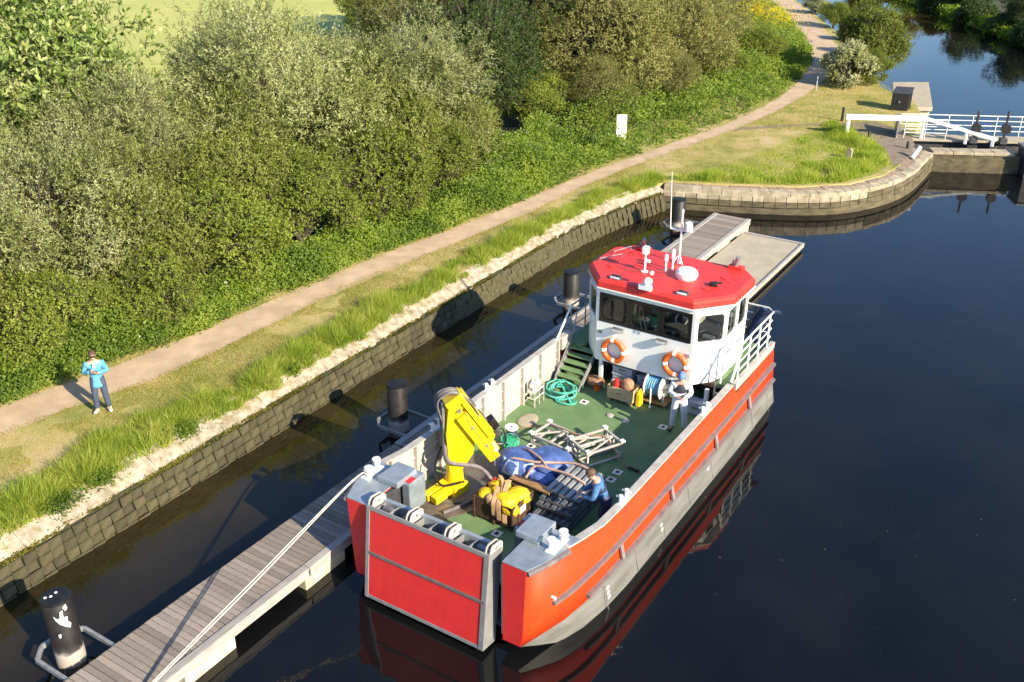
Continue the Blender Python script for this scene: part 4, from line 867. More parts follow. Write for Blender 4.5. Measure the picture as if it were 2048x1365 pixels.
for (y0, y1) in ((10.15, 10.55), (10.85, 11.3)):
    for k in range(4):
        z = 2.05 + k * .13; wp(MB().beam((CX + 1.99, y0, z), (CX + 1.99, y1, z), .02, .02), 'vent_slat', 'crate_grey', 0)
# store under the wheelhouse
MB().box(CX - 1.95, CX + 1.95, 10.5, 10.6, DZ, 1.575).build('store_wall', 'dark_metal', boat, smooth=0)
for x in (CX - 1.24, CX + 1.86): MB().box(x - .05, x + .05, WF + .02, WF + .12, DZ, 1.575).build('support_post', 'white_paint', boat, smooth=0, bevel=.01)
# raised side decks, aft deck and stairs
for s in (1, -1):
    a, b = (CX + s * 1.99, CX + s * 2.56); MB().box(min(a, b), max(a, b), 9.62, 12.36, 1.56, 1.68).build('side_deck', 'deck_green', boat, smooth=0)
MB().box(CX + 1.4, CX + 1.985, 9.75, 10.45, 1.45, 1.572).build('deck_knee', 'brown_bag', boat, smooth=0)
MB().box(CX - 1.985, CX + 1.985, 11.51, 12.36, 1.56, 1.68).build('aft_deck', 'deck_green', boat, smooth=0)
for s in (1,):
    MB().box(CX + 2.45, CX + 2.585, 9.5, 12.4, 1.685, 1.87).build('toe_rail', 'pale_aluminium', boat, smooth=0, bevel=.01)
st_o = MB().beam((CX - 2.32, 8.62, DZ), (CX - 2.32, 9.70, 1.72), .04, .14).build('stair', 'aluminium', boat, smooth=0, bevel=.006)
MB().beam((CX - 1.52, 8.62, DZ), (CX - 1.52, 9.70, 1.72), .04, .14).build('stringer', 'aluminium', st_o, smooth=0, bevel=.006)
for i in range(6):
    t = (i + .6) / 6.3; y = lerp(8.62, 9.70, t); z = lerp(DZ, 1.72, t)
    MB().box(CX - 2.30, CX - 1.54, y - .13, y + .10, z - .015, z + .015).build('tread', 'deck_green', st_o, smooth=0, bevel=.004)
# railings
def boat_rail(pts, h, nb, npost, mt='white_paint', r=.022):
    top_ = [Vector(p) for p in pts]
    rr_ = MB().tube([p + Vector((0, 0, h)) for p in top_], r * 1.2, n=7).build('railing', mt, boat)
    for p in polyline_at(pts, npost): MB().cyl(p, p + Vector((0, 0, h)), r, n=7).build('rail_post', mt, rr_)
    for k in range(1, nb): MB().tube([p + Vector((0, 0, h * k / nb)) for p in top_], r * .8, n=6).build('rail_bar', mt, rr_)
    return rr_
rr = boat_rail([(CX + 2.50, 9.75, 1.87), (CX + 2.50, 12.15, 1.87), (CX + 2.3, 12.36, 1.87), (CX + .6, 12.36, 1.87)], .98, 4, 7)
MB().tube([(CX + 2.5, 9.3, 2.0), (CX + 2.5, 9.55, 2.3), (CX + 2.5, 9.80, 2.84)], .035, n=8).build('slant_stay', 'white_paint', rr)
MB().tube([(CX + 2.1, 9.64, 1.69), (CX + 2.12, 9.66, 2.4)], .022, n=7).build('grab_post', 'white_paint', rr)
for k in range(4): MB().beam((CX + 1.98, 9.60 - .0, 1.0 + k * .2), (CX + 2.4, 9.60, 1.0 + k * .2), .03, .03).build('ladder_rung', 'galvanised', boat)
for x in (CX + 1.98, CX + 2.4): MB().beam((x, 9.60, DZ), (x, 9.60, 1.72), .03, .04).build('ladder_stile', 'galvanised', boat)
r2 = boat_rail([(CX - 2.5, 9.85, 1.68), (CX - 2.5, 12.15, 1.68), (CX - 2.3, 12.36, 1.68), (CX - .6, 12.36, 1.68)], 1.02, 3, 6, 'galvanised')
MB().tube([(CX - 2.5, 8.9, 1.92), (CX - 2.5, 9.1, 1.98), (CX - 2.5, 9.85, 2.70)], .032, n=8).build('slant_stay', 'white_paint', r2)
MB().tube([(CX - 2.34, 8.75, 1.0), (CX - 2.34, 9.75, 2.0), (CX - 2.34, 9.9, 2.5)], .02, n=7).build('stair_handrail', 'galvanised', r2)
MB().box(CX - 2.58, CX - 2.38, 9.2, 9.75, 1.60, 1.98).build('stair_box', 'pale_aluminium', boat, smooth=0, bevel=.02)

# ---- roof
RZ = 3.78
rplan = [(-1.36, 9.2), (1.36, 9.2), (2.12, 10.1), (2.12, 11.5), (1.72, 11.95), (-1.72, 11.95), (-2.12, 11.5), (-2.12, 10.1)]
rplan = [(CX + x, y) for x, y in rplan]
roof = MB(); n8 = 8; cen = (CX, 10.6)
def ring(sc, z): return [(cen[0] + (x - cen[0]) * sc, cen[1] + (y - cen[1]) * sc, z) for x, y in rplan]
roof.add(ring(1, RZ) + ring(1.0, RZ + .17) + ring(.955, RZ + .235) + [(CX, 10.6, RZ + .27)],
         [tuple(range(7, -1, -1))] + [(i, (i + 1) % 8, 8 + (i + 1) % 8, 8 + i) for i in range(8)] + [(8 + i, 8 + (i + 1) % 8, 16 + (i + 1) % 8, 16 + i) for i in range(8)] + [(16 + i, 16 + (i + 1) % 8, 24) for i in range(8)])
rf = roof.build('roof', 'roof_red', boat, smooth=0, bevel=.01); TZ = RZ + .25
def rq(mb, name, mt, bev=.0, sm=35): return mb.build(name, mt, rf, smooth=sm, bevel=bev)
rq(MB().prism([(cen[0] + (x - cen[0]) * 1.012, cen[1] + (y - cen[1]) * 1.012) for x, y in rplan], RZ - .035, RZ - .003), 'white_trim', 'white_paint', .004, 0)
rq(MB().lathe([(.16, 0), (.26, .01), (.30, .10), (.29, .18), (.22, .245), (.05, .26)], (.5, 10.45, TZ), 24), 'radar_dome', 'white_paint')
rq(MB().lathe([(.10, 0), (.10, .02), (.03, .03), (.03, .5), (.03, .52)], (-.62, 10.25, TZ), 12), 'camera_post', 'white_paint')
rq(MB().box(-.70, -.54, 10.15, 10.35, TZ + .5, TZ + .72), 'camera_head', 'white_paint', .03)
rq(MB().cyl((-.62, 10.3, TZ + .3), (-.5, 10.3, TZ + .3), .05, n=8), 'junction_box', 'white_paint', .01)
for (x, y, h) in ((-.15, 10.55, .5), (-.02, 10.7, .62)): rq(MB().lathe([(.05, 0), (.025, .02), (.025, h * .6), (.05, h * .62), (.05, h * .95), (.02, h)], (x, y, TZ), 10), 'light_post', 'white_paint')
rq(MB().tube([(-.9, 10.5, TZ + .01), (-.5, 10.4, TZ + .015), (-.2, 10.55, TZ + .02), (.1, 11.2, TZ + .01)], .014, n=5), 'cable', 'dark_metal')
rq(MB().tube([(-1.45, 10.15, TZ - .01), (-.9, 10.1, TZ + .01), (-.15, 10.42, TZ + .02)], .012, n=5), 'cable', 'dark_metal')
mast = rq(MB().lathe([(.06, 0), (.05, .05), (.03, .3), (.028, 1.05), (.02, 1.42)], (-.1, 11.3, TZ), 10), 'mast', 'white_paint')
for s in (-1, 1): rq(MB().cyl((-.1, 11.3, TZ + .28), (-.1 + s * .14, 11.22, TZ), .015, n=6), 'mast_stay', 'white_paint')
rq(MB().beam((-.42, 11.3, TZ + .95), (.22, 11.3, TZ + .95), .06, .03), 'crosstree', 'white_paint')
rq(MB().cyl((-.42, 11.3, TZ + .95), (-.5, 11.32, TZ + 2.5), .014, .006, n=6), 'whip_antenna', 'white_paint')
rq(MB().lathe([(.03, .96), (.10, .98), (.11, 1.1), (.10, 1.2), (.02, 1.23)], (.10, 11.3, TZ), 14), 'gps_dome', 'white_paint')
rq(MB().lathe([(.03, 1.42), (.04, 1.5), (.01, 1.55)], (-.1, 11.3, TZ), 10), 'masthead_light', 'lamp_glass')
for (x, y, rz) in ((CX - .95, 9.42, 0), (CX + .95, 9.42, 0)):
    rq(MB().obox((x, y, TZ + .02), (.30, .16, .09), (R(20), 0, 0)), 'work_light', 'dark_metal', .012)
    rq(MB().obox((x, y - .07, TZ + .03), (.26, .05, .065), (R(20), 0, 0)), 'lamp_lens', 'lamp_glass', .01)
sh = rq(MB().lathe([(.07, 0), (.05, .03), (.05, .15)], (CX + .05, 9.3, TZ - .02), 12), 'searchlight', 'white_paint')
rq(MB().ball((CX + .05, 9.24, TZ + .20), (.12, .15, .11), 12, 8), 'lamp_body', 'white_paint'); rq(MB().ball((CX + .1, 9.34, TZ + .42), (.06, .06, .06), 10, 6), 'lamp_ball', 'white_paint')
rq(MB().obox((CX + .02, 9.17, TZ + .06), (.36, .10, .14), (0, 0, 0)), 'lamp_bracket', 'white_paint', .015)
for (x, y) in ((CX - 1.25, 11.7), (CX + 1.45, 11.8)):
    rq(MB().obox((x, y, TZ - .01), (.42, .22, .16), (0, 0, 0)), 'horn_box', 'roof_red', .015)
    rq(MB().cyl((x - .03, y, TZ + .06), (x + .06, y - .1, TZ + .36), .07, .055, n=10), 'stern_light', 'galvanised'); rq(MB().cyl((x - .12, y, TZ + .05), (x - .1, y, TZ + .22), .02, n=6), 'light_bracket', 'galvanised')
rq(MB().obox((1.30, 10.35, TZ + .05), (.2, .16, .1), (0, 0, .4)), 'aerial_base', 'black', .02); rq(MB().cyl((1.2, 10.3, TZ + .07), (1.5, 10.42, TZ + .1), .025, n=7), 'horn', 'black')
for (x, y) in ((-1.55, 10.1), (1.35, 10.95), (1.2, 10.05), (-1.5, 11.3), (-.95, 10.55)): rq(MB().box(x - .07, x + .07, y - .05, y + .05, TZ - .02, TZ + .03), 'roof_pad', 'roof_red', .01)
for (a, b) in (((-1.98, 10.25), (-1.6, 10.85)), ((-1.9, 10.95), (-1.65, 11.5))):
    rq(MB().tube([(a[0], a[1], TZ - .08), (a[0], a[1], TZ + .08), (b[0], b[1], TZ + .10), (b[0], b[1], TZ - .02)], .014, n=6), 'grab_rail', 'galvanised')

# ------------------------------------------------------------------ things carried on the boat
def stand(name, label, cat, loc, group=None): return thing(name, label, cat, loc, group)
# life rings on the wheelhouse front
for (x, z, lab) in ((-.91, 2.03, 'orange life ring with white bands on the white wheelhouse, beside the stairs'), (.89, 2.12, 'orange life ring with white bands on the white wheelhouse, above the crewman in white')):
    t = stand('life_ring', lab, 'life ring', (x, 9.22, z), 'life rings on the wheelhouse')
    def arc(a0, a1, rr, n=12): return [(x + .295 * math.cos(a), 9.21, z + .295 * math.sin(a)) for a in [lerp(a0, a1, i / (n - 1)) for i in range(n)]]
    MB().tube(arc(0, 2 * math.pi * 35 / 36, .08, 36), .078, n=10, closed=True).build('ring', 'orange', t)
    for k in range(4):
        c = k * math.pi / 2 + .08
        MB().tube(arc(c - .16, c + .16, .08, 5), .083, n=10).build('white_band', 'white_band', t)
    MB().tube([(x + .37 * math.cos(a), 9.17, z + .37 * math.sin(a)) for a in [i * math.pi / 12 for i in range(24)]], .009, n=5, closed=True).build('grab_line', 'rope', t)
# cable spool
t = stand('cable_spool', 'small spool of dark cable with pale round flanges beside the crane boom', 'spool', (-1.82, 5.55, DZ))
MB().lathe([(.17, .0), (.17, .035), (.1, .036)], (-1.82, 5.55, DZ + .002), 20).build('flange', 'pink_strap', t); MB().lathe([(.17, .385), (.17, .42), (.05, .421)], (-1.82, 5.55, DZ), 20).build('flange', 'white_band', t)
m = MB(); m.lathe([(.125 + (.012 if i % 2 else 0), .04 + i * .0225) for i in range(16)], (-1.82, 5.55, DZ), 18); m.build('cable_winding', 'navy', t)
MB().lathe([(.03, .421), (.03, .425)], (-1.82, 5.55, DZ + .001), 10).build('hub_hole', 'black', t)
# green net
t = stand('net_bag', 'bundled bright green netting on the deck in front of the cable spool', 'net', (-1.66, 5.25, DZ))
m = MB(); m.ball((-1.66, 5.22, DZ + .16), (.23, .2, .17), 16, 10, .16, 4); m.ball((-1.52, 5.05, DZ + .06), (.11, .14, .07), 12, 7, .2, 5); m.build('netting', 'green_net', t, smooth=60)
rg = random.Random(2)
for k in range(14):
    a = rg.uniform(0, 6.28); pts = [(-1.66 + .24 * math.cos(a + u) * math.cos(u * .4), 5.22 + .21 * math.sin(a + u), DZ + .06 + .26 * math.sin(u * 1.3 + .2)) for u in (0, .4, .8, 1.2, 1.6, 2.0)]
    MB().tube(smooth_line(pts, 3), .008, n=4).build('cord', 'teal_hose', t)
# blue tarpaulin bundles
def crumple(name, c, r, seed, mt, par, noise=.13, rz=0.0):
    m = MB(); m.ball((0, 0, 0), (1, 1, 1), 30, 16, 0, seed); rg = random.Random(seed)
    ks = [(Vector((rg.uniform(-1, 1), rg.uniform(-1, 1), rg.uniform(-1, 1))).normalized(), rg.uniform(3, 9), rg.uniform(0, 6.28)) for _ in range(9)]
    out = []
    for v in m.v:
        v = Vector(v); d = sum(abs(math.sin(k.dot(v) * f + p)) for k, f, p in ks) / len(ks) - .6
        q = v * (1 + d * noise * 3); q.z = max(q.z, -.72) 
        if q.z > .55: q.z = .55 + (q.z - .55) * .5
        q = Vector((q.x * r[0], q.y * r[1], q.z * r[2])); q.rotate(Euler((0, 0, rz))); out.append((c[0] + q.x, c[1] + q.y, c[2] + q.z))
    m.v = out; return m.build(name, mt, par, smooth=50)
t = stand('tarpaulin_bundle', 'lumpy blue tarpaulin bundle with pale printed patches, tied with pink straps', 'tarpaulin', (-.62, 4.55, DZ))
b1 = crumple('bundle', (-.82, 4.42, DZ + .29), (.58, .52, .42), 3, 'blue_tarp', t); crumple('bundle', (-.26, 4.74, DZ + .31), (.60, .48, .44), 8, 'blue_tarp', t, rz=.4)
crumple('fold', (-.12, 4.20, DZ + .2), (.36, .3, .28), 12, 'blue_tarp', t)
def drape(c, r, u0, u1, v0, v1, mt, nm, par):
    m = MB(); n = 6; vs = []
    for i in range(n + 1):
        for j in range(n + 1):
            a = lerp(u0, u1, i / n); e = lerp(v0, v1, j / n); vs.append((c[0] + r[0] * math.cos(e) * math.cos(a), c[1] + r[1] * math.cos(e) * math.sin(a), c[2] + r[2] * math.sin(e) + .012 * math.sin(7 * a + 5 * e)))
    m.add(vs, [(i * (n + 1) + j, (i + 1) * (n + 1) + j, (i + 1) * (n + 1) + j + 1, i * (n + 1) + j + 1) for i in range(n) for j in range(n)])
    o = m.build(nm, mt, par, smooth=60); s = o.modifiers.new('t', 'SOLIDIFY'); s.thickness = .008
drape((-.82, 4.42, DZ + .25), (.61, .55, .44), -1.95, -1.2, .05, .85, 'pale_blue_print', 'printed_patch', t); drape((-.82, 4.42, DZ + .25), (.61, .55, .44), -.95, -.35, .0, .8, 'pale_blue_print', 'printed_patch', t); drape((-.82, 4.42, DZ + .25), (.61, .55, .44), -2.5, -2.1, .2, .8, 'pale_blue_print', 'printed_patch', t)
for k, pts in enumerate([[(-1.3, 4.2, .95), (-.95, 4.15, 1.36), (-.35, 4.25, 1.42), (.1, 4.5, 1.42), (.55, 4.6, 1.50), (.98, 4.55, 1.50)], [(-.4, 3.9, 1.1), (-.25, 4.1, 1.42), (.2, 4.15, 1.46), (.7, 4.1, 1.52), (1.1, 4.05, 1.46)],
                         [(-1.2, 4.75, 1.0), (-.8, 4.6, 1.42), (-.3, 4.4, 1.46), (.0, 4.2, 1.44)]]):
    MB().tube(smooth_line(pts, 5), .030, n=6).build('strap', 'pink_strap', t)
# rusty steel box with yellow bags
X0, X1, Y0, Y1 = -.82, .20, 2.45, 3.32
t = stand('steel_box', 'open rusty steel box near the bow ramp, full of yellow bags', 'box', ((X0 + X1) / 2, (Y0 + Y1) / 2, DZ))
for (a, b, c, d) in ((X0, X1, Y0, Y0 + .03), (X0, X1, Y1 - .03, Y1), (X0, X0 + .03, Y0 + .031, Y1 - .031), (X1 - .03, X1, Y0 + .031, Y1 - .031)): MB().box(a, b, c, d, DZ + .06, DZ + .58).build('side_panel', 'rust_box', t, smooth=0, bevel=.006)
MB().box(X0 + .03, X1 - .03, Y0 + .03, Y1 - .03, DZ + .07, DZ + .10).build('floor_panel', 'rust_box', t, smooth=0)
for x in (X0 - .02, (X0 + X1) / 2, X1 - .03): MB().box(x, x + .05, Y0 - .025, Y0 - .001, DZ + .003, DZ + .6).build('rib', 'rust_box', t, smooth=0, bevel=.005)
for y in (Y0 + .2, Y1 - .25): MB().box(X1 + .001, X1 + .03, y, y + .05, DZ + .003, DZ + .6).build('rib', 'rust_box', t, smooth=0, bevel=.005)
MB().box(X1 + .002, X1 + .008, Y0 + .28, Y0 + .52, DZ + .28, DZ + .45).build('paper_label', 'sign_white', t, smooth=0)
t2 = stand('yellow_bags', 'crumpled yellow bags heaped in the rusty steel box', 'bags', ((X0 + X1) / 2, (Y0 + Y1) / 2, DZ + .1))
for i, (x, y, z, r) in enumerate([(-.6, 2.68, .50, .24), (-.12, 2.70, .56, .27), (-.0, 3.02, .54, .25), (-.52, 3.05, .52, .26), (-.30, 2.88, .46, .28), (.03, 2.62, .46, .22)]):
    crumple('bag', (x, y, DZ + z), (r, r * .9, r * .85), 20 + i, 'yellow_bag', t2, .2)
t3 = stand('tan_straps', 'bunch of tan webbing straps lying over the yellow bags and hanging outside', 'straps', (-.3, 2.7, DZ + .6))
for k, pts in enumerate([[(-.62, 3.2, 1.55), (-.4, 3.0, 1.55), (-.25, 2.75, 1.52), (-.15, 2.42, 1.42), (-.12, 2.40, 1.0)], [(-.3, 3.1, 1.6), (-.22, 2.8, 1.55), (-.05, 2.5, 1.42), (.02, 2.40, .98)], [(-.7, 2.9, 1.42), (-.42, 2.8, 1.55), (-.28, 2.42, 1.42), (-.26, 2.40, 1.08)]]):
    P_ = smooth_line(pts, 5); m = MB(); vs = []
    for i, p in enumerate(P_): vs += [p + Vector((-.05, 0, 0)), p + Vector((.05, .01, 0)), p + Vector((.05, .02, -.012)), p + Vector((-.05, .01, -.012))]
    n = len(P_); m.add(vs, [(i * 4 + q, i * 4 + (q + 1) % 4, (i + 1) * 4 + (q + 1) % 4, (i + 1) * 4 + q) for i in range(n - 1) for q in range(4)]); m.build('strap', 'tan_strap', t3, smooth=60)
crumple('sack_flap', (-.42, 2.55, DZ + .56), (.15, .12, .15), 41, 'tan_strap', t3, .15)
t = stand('red_float', 'small dark red float among the yellow bags', 'float', (-.70, 3.12, DZ + .55)); MB().ball((-.70, 3.12, DZ + .6), (.09, .09, .08), 14, 8).lathe([(.02, .66), (.02, .71)], (-.70, 3.12, DZ), 8).build('body', 'red_plastic', t)
# wooden board
t = stand('wooden_board', 'long varnished wooden board lying between the steel box and grey panel stack', 'board', (.15, 3.6, DZ + .5))
MB().beam((-.55, 3.62, DZ + .50), (.62, 3.42, DZ + .62), .22, .05).build('board', 'wood', t, smooth=0, bevel=.008)
MB().box(-.50, -.25, 3.45, 3.75, DZ + .003, DZ + .44).build('packing_block', 'rust_box', t, smooth=0, bevel=.01)
# stack of panels
rg = random.Random(9)
for i in range(7):
    o = (.00, .06, -.03, .05, .0, .03, .10)[i]; z = DZ + .004 + i * .093
    lab = 'dark grey ribbed plastic panel, ' + ('lowest', 'second from the bottom', 'third from the bottom', 'in the middle', 'third from the top', 'second from the top', 'topmost')[i] + ' of the stack by the bow'
    t = stand('ribbed_panel', lab, 'panel', (.85, 3.7, z), 'stack of ribbed panels')
    x0, x1, y0, y1 = .38 + o * .3, 1.28 + o * .3, 2.92 + o * 2 + .05 * i, 4.55 + o
    MB().box(x0, x1, y0, y1, z, z + .05).build('tray', 'panel_grey', t, smooth=0, bevel=.01)
    for k in range(5): MB().box(x0 + .03 + k * .17, x0 + .13 + k * .17, y0 + .01, y1 - .01, z + .051, z + .088).build('rib', 'panel_pale' if i == 6 else 'panel_grey', t, smooth=0, bevel=.008)
# aluminium trestles
def trestle(label, loc, rz, L=1.15, W=.62, H=.42):
    t = stand('trestle', label, 'trestle', loc, 'aluminium trestles on the deck'); t.rotation_euler.z = rz
    def b(p, q, w=.055, nm='tube', mt='pale_aluminium'):
        o = MB().beam(p, q, w, w).build(nm, mt, None, smooth=0, bevel=.006); o.parent = t
    for z in (.04, H):
        for y in (-W / 2, W / 2): b((-L / 2, y, z), (L / 2, y, z), .06, 'rail')
    for x in (-L / 2, 0, L / 2):
        for y in (-W / 2, W / 2): b((x, y, .07), (x, y, H - .03), .05, 'post')
    for x in (-L / 2, 0, L / 2):
        for z in (.04, H): b((x, -W / 2, z), (x, W / 2, z), .05, 'cross_bar')
    for s, e in ((-L / 2, 0), (L / 2, 0)):
        for y in (-W / 2, W / 2): b((s, y, H - .03), (e, y, .07), .04, 'brace')
    b((-L / 2, -W / 2, H), (0, W / 2, H), .04, 'brace'); b((L / 2, -W / 2, H), (0, W / 2, H), .04, 'brace')
    for x, y in ((-L / 2, W / 2), (L / 2, -W / 2), (L / 2, W / 2), (-L / 2, -W / 2)):
        o = MB().box(x - .06, x + .06, y - .06, y + .06, H + .031, H + .09).build('clamp', 'white_band', None, smooth=0, bevel=.012); o.parent = t
    return t
trestle('aluminium lattice trestle lying flat on the deck, nearer the cable spool', (-.72, 6.0, DZ + .003), R(-8), 1.15, .72, .26)
trestle('aluminium lattice trestle, the one nearer the shaded side of the deck', (.28, 6.12, DZ + .003), R(-28), .75, 1.0, .40)
t = stand('lashing_strap', 'reddish lashing strap laid across both aluminium trestles to a hook on deck', 'strap', (.3, 6, DZ))
MB().tube(smooth_line([(-2.0, 6.1, DZ + .02), (-1.4, 6.5, DZ + .12), (-.9, 6.25, DZ + .36), (-.2, 6.2, DZ + .38), (.35, 6.35, DZ + .46), (.7, 6.2, DZ + .3), (1.1, 6.05, DZ + .03), (1.65, 6.0, DZ + .02)], 5), .016, n=5).build('webbing', 'brown_bag', t)
MB().obox((1.35, 6.03, DZ + .03), (.3, .08, .05), (0, 0, -.1)).build('ratchet', 'black', t, smooth=0, bevel=.01)
# coil of teal hose
t = stand('hose_coil', 'loose coil of teal hose on the deck at the foot of the stairs', 'hose', (-2.0, 8.25, DZ))
rg = random.Random(14); pts = []
for i in range(150):
    a = i * .31; lay = i // 21; rr_ = .40 - .035 * (lay % 4) + .05 * math.sin(i * .37) + rg.uniform(-.012, .012)
    pts.append((-2.0 + rr_ * math.cos(a) + .05 * math.sin(lay * 2.3), 8.28 + rr_ * .95 * math.sin(a) + .05 * math.cos(lay * 1.7), DZ + .035 + lay * .034 + .012 * math.sin(a * 2.1)))
for i in range(40):
    a = i * .35; pts.append((-1.72 + .24 * math.cos(a) + .004 * i, 7.95 + .16 * math.sin(a), DZ + .03 + .001 * i))
MB().tube(pts, .024, n=6).build('hose', 'teal_hose', t)
# plywood bin and contents
t = stand('plywood_bin', 'open plywood bin on short legs with tools, near the crates under the wheelhouse', 'bin', (-.42, 8.85, DZ))
bx0, bx1, by0, by1 = -.78, -.02, 8.68, 9.12
for (a, b, c, d) in ((bx0, bx1, by0, by0 + .025), (bx0, bx1, by1 - .025, by1), (bx0, bx0 + .025, by0 + .026, by1 - .026), (bx1 - .025, bx1, by0 + .026, by1 - .026)): MB().box(a, b, c, d, DZ + .10, DZ + .46).build('side_panel', 'cardboard', t, smooth=0, bevel=.004)
MB().box(bx0 + .02, bx1 - .02, by0 + .02, by1 - .02, DZ + .11, DZ + .13).build('floor_panel', 'cardboard', t, smooth=0)
for x in (bx0 + .03, bx1 - .09): 
    for y in (by0 + .02, by1 - .08): MB().box(x, x + .06, y, y + .06, DZ + .002, DZ + .108).build('leg', 'wood', t, smooth=0)
MB().box(bx0 + .28, bx0 + .42, by0 - .004, by0 - .001, DZ + .27, DZ + .30).build('red_print', 'red_plastic', t, smooth=0)
t = stand('red_bottle', 'red plastic bottle standing in the plywood bin', 'bottle', (-.6, 8.85, DZ + .15)); MB().lathe([(.09, .14), (.1, .2), (.1, .5), (.05, .6), (.05, .64)], (-.58, 8.84, DZ), 14).build('body', 'red_plastic', t)
t = stand('brown_sack', 'brown cloth sack bulging out of the plywood bin', 'sack', (-.32, 8.9, DZ + .15)); crumple('sack', (-.30, 8.92, DZ + .48), (.18, .15, .24), 51, 'brown_bag', t, .15)
t = stand('yellow_jug', 'yellow plastic jug beside the plywood bin', 'jug', (.08, 8.9, DZ)); MB().prism([(.02, 8.76), (.16, 8.76), (.16, 9.0), (.02, 9.0)], DZ + .002, DZ + .40, .02).build('body', 'yellow_bag', t, smooth=0, bevel=.025); MB().tube([(.09, 8.80, DZ + .39), (.09, 8.82, DZ + .47), (.09, 8.94, DZ + .47), (.09, 8.96, DZ + .39)], .018, n=7).build('handle', 'yellow_bag', t)
# hose reel
t = stand('hose_reel', 'white flanged reel of blue hose on a wooden base under the wheelhouse front', 'reel', (.36, 9.3, DZ))
MB().box(-.02, .78, 9.05, 9.55, DZ + .08, DZ + .12).build('base_board', 'wood', t, smooth=0, bevel=.008)
for x in (.0, .72): 
    for y in (9.07, 9.47): MB().box(x, x + .05, y, y + .05, DZ + .002, DZ + .079).build('leg', 'steel', t, smooth=0)
for x in (.12, .56): MB().cyl((x, 9.32, DZ + .48), (x + .03, 9.32, DZ + .48), .34, n=26).build('flange', 'white_band', t); 
for k in range(6): MB().tube([(.19 + k * .062, 9.32 + .25 * math.cos(a), DZ + .48 + .25 * math.sin(a)) for a in [i * math.pi / 10 for i in range(20)]], .032, n=6, closed=True).build('hose_turn', 'hose_blue', t)
MB().cyl((.05, 9.32, DZ + .48), (.70, 9.32, DZ + .48), .12, n=14).build('drum', 'steel', t); MB().cyl((.70, 9.32, DZ + .48), (.82, 9.32, DZ + .48), .03, n=8).cyl((.82, 9.32, DZ + .48), (.82, 9.12, DZ + .62), .018, n=8).build('crank', 'black', t)
for x in (.06, .66): MB().beam((x, 9.1, DZ + .12), (x, 9.32, DZ + .5), .04, .04).beam((x, 9.53, DZ + .12), (x, 9.32, DZ + .5), .04, .04).build('reel_frame', 'galvanised', t, smooth=0)
t = stand('spray_lance', 'white spray lance leaning on the front of the hose reel', 'lance', (.38, 9.0, DZ)); MB().tube([(.40, 8.9, DZ + .03), (.36, 8.98, DZ + .3), (.33, 9.04, DZ + .52)], .02, n=7).cyl((.40, 8.9, DZ + .01), (.41, 8.86, DZ + .07), .035, n=8).build('lance', 'white_band', t)
# plastic crates
def crate(x, y, z, w, d, h, lab):
    t = stand('plastic_crate', lab, 'crate', (x, y, z), 'grey plastic crates under the wheelhouse')
    MB().prism([(x - w / 2 + .02, y - d / 2 + .02), (x + w / 2 - .02, y - d / 2 + .02), (x + w / 2 - .02, y + d / 2 - .02), (x - w / 2 + .02, y + d / 2 - .02)], z + .001, z + h - .04).build('tub', 'crate_grey', t, smooth=0, bevel=.015)
    MB().box(x - w / 2, x + w / 2, y - d / 2, y + d / 2, z + h - .039, z + h - .003).build('lid', 'crate_grey', t, smooth=0, bevel=.012)
    MB().box(x - .08, x + .08, y - d / 2 - .012, y - d / 2 - .001 + .02, z + h * .5, z + h * .5 + .04).build('handle', 'steel', t, smooth=0)
for i in range(3): crate(-.72, 9.62, DZ + .002 + i * .225, .62, .42, .22, 'grey lidded plastic crate, ' + ('lowest', 'middle one', 'topmost')[i] + ' of the taller stack under the wheelhouse')
for i in range(2): crate(-.08, 9.72, DZ + .002 + i * .265, .5, .42, .26, 'grey lidded plastic crate, ' + ('lower', 'upper')[i] + ' one of the two behind the hose reel')
crate(1.52, 9.38, DZ + .002, .46, .34, .36, 'pale grey plastic crate standing alone on the deck behind the crewman in white')
t = stand('tool_bag', 'brown tool bag lying by the support post under the wheelhouse', 'bag', (-1.42, 9.2, DZ)); crumple('bag', (-1.42, 9.22, DZ + .14), (.27, .2, .17), 61, 'brown_bag', t, .12); MB().tube([(-1.6, 9.2, DZ + .2), (-1.5, 9.15, DZ + .32), (-1.34, 9.15, DZ + .32), (-1.25, 9.2, DZ + .2)], .018, n=6).build('handle', 'black', t)
t = stand('orange_bucket', 'small orange bucket on the deck by the tool bag', 'bucket', (-1.25, 9.0, DZ)); MB().lathe([(.07, .002), (.09, .16), (.095, .165), (.08, .15), (.06, .02)], (-1.25, 9.0, DZ), 16).build('body', 'orange', t); MB().tube([(-1.34, 9, DZ + .15), (-1.30, 8.98, DZ + .24), (-1.2, 8.98, DZ + .24), (-1.16, 9, DZ + .15)], .008, n=5).build('handle', 'steel', t)
t = stand('black_bucket', 'black tub in the shade behind the tool bag', 'tub', (-1.45, 9.75, DZ)); MB().lathe([(.15, .002), (.19, .36), (.2, .37), (.17, .35), (.14, .03)], (-1.45, 9.75, DZ), 18).build('body', 'black', t); MB().tube([(-1.64, 9.75, DZ + .33), (-1.6, 9.7, DZ + .48), (-1.3, 9.7, DZ + .48), (-1.26, 9.75, DZ + .33)], .01, n=5).build('handle', 'steel', t)
t = stand('rope_basket', 'pale basket of white fenders standing against the bulwark by the stairs', 'basket', (-2.42, 7.5, DZ))
for z in (.25, .45): MB().tube([(-2.42, 7.25, DZ + z), (-2.2, 7.25, DZ + z), (-2.2, 7.75, DZ + z), (-2.42, 7.75, DZ + z)], .015, n=6).build('hoop', 'white_band', t)
for y in (7.27, 7.5, 7.73): MB().beam((-2.2, y, DZ + .002), (-2.2, y, DZ + .62), .03, .03).build('slat', 'pale_aluminium', t)
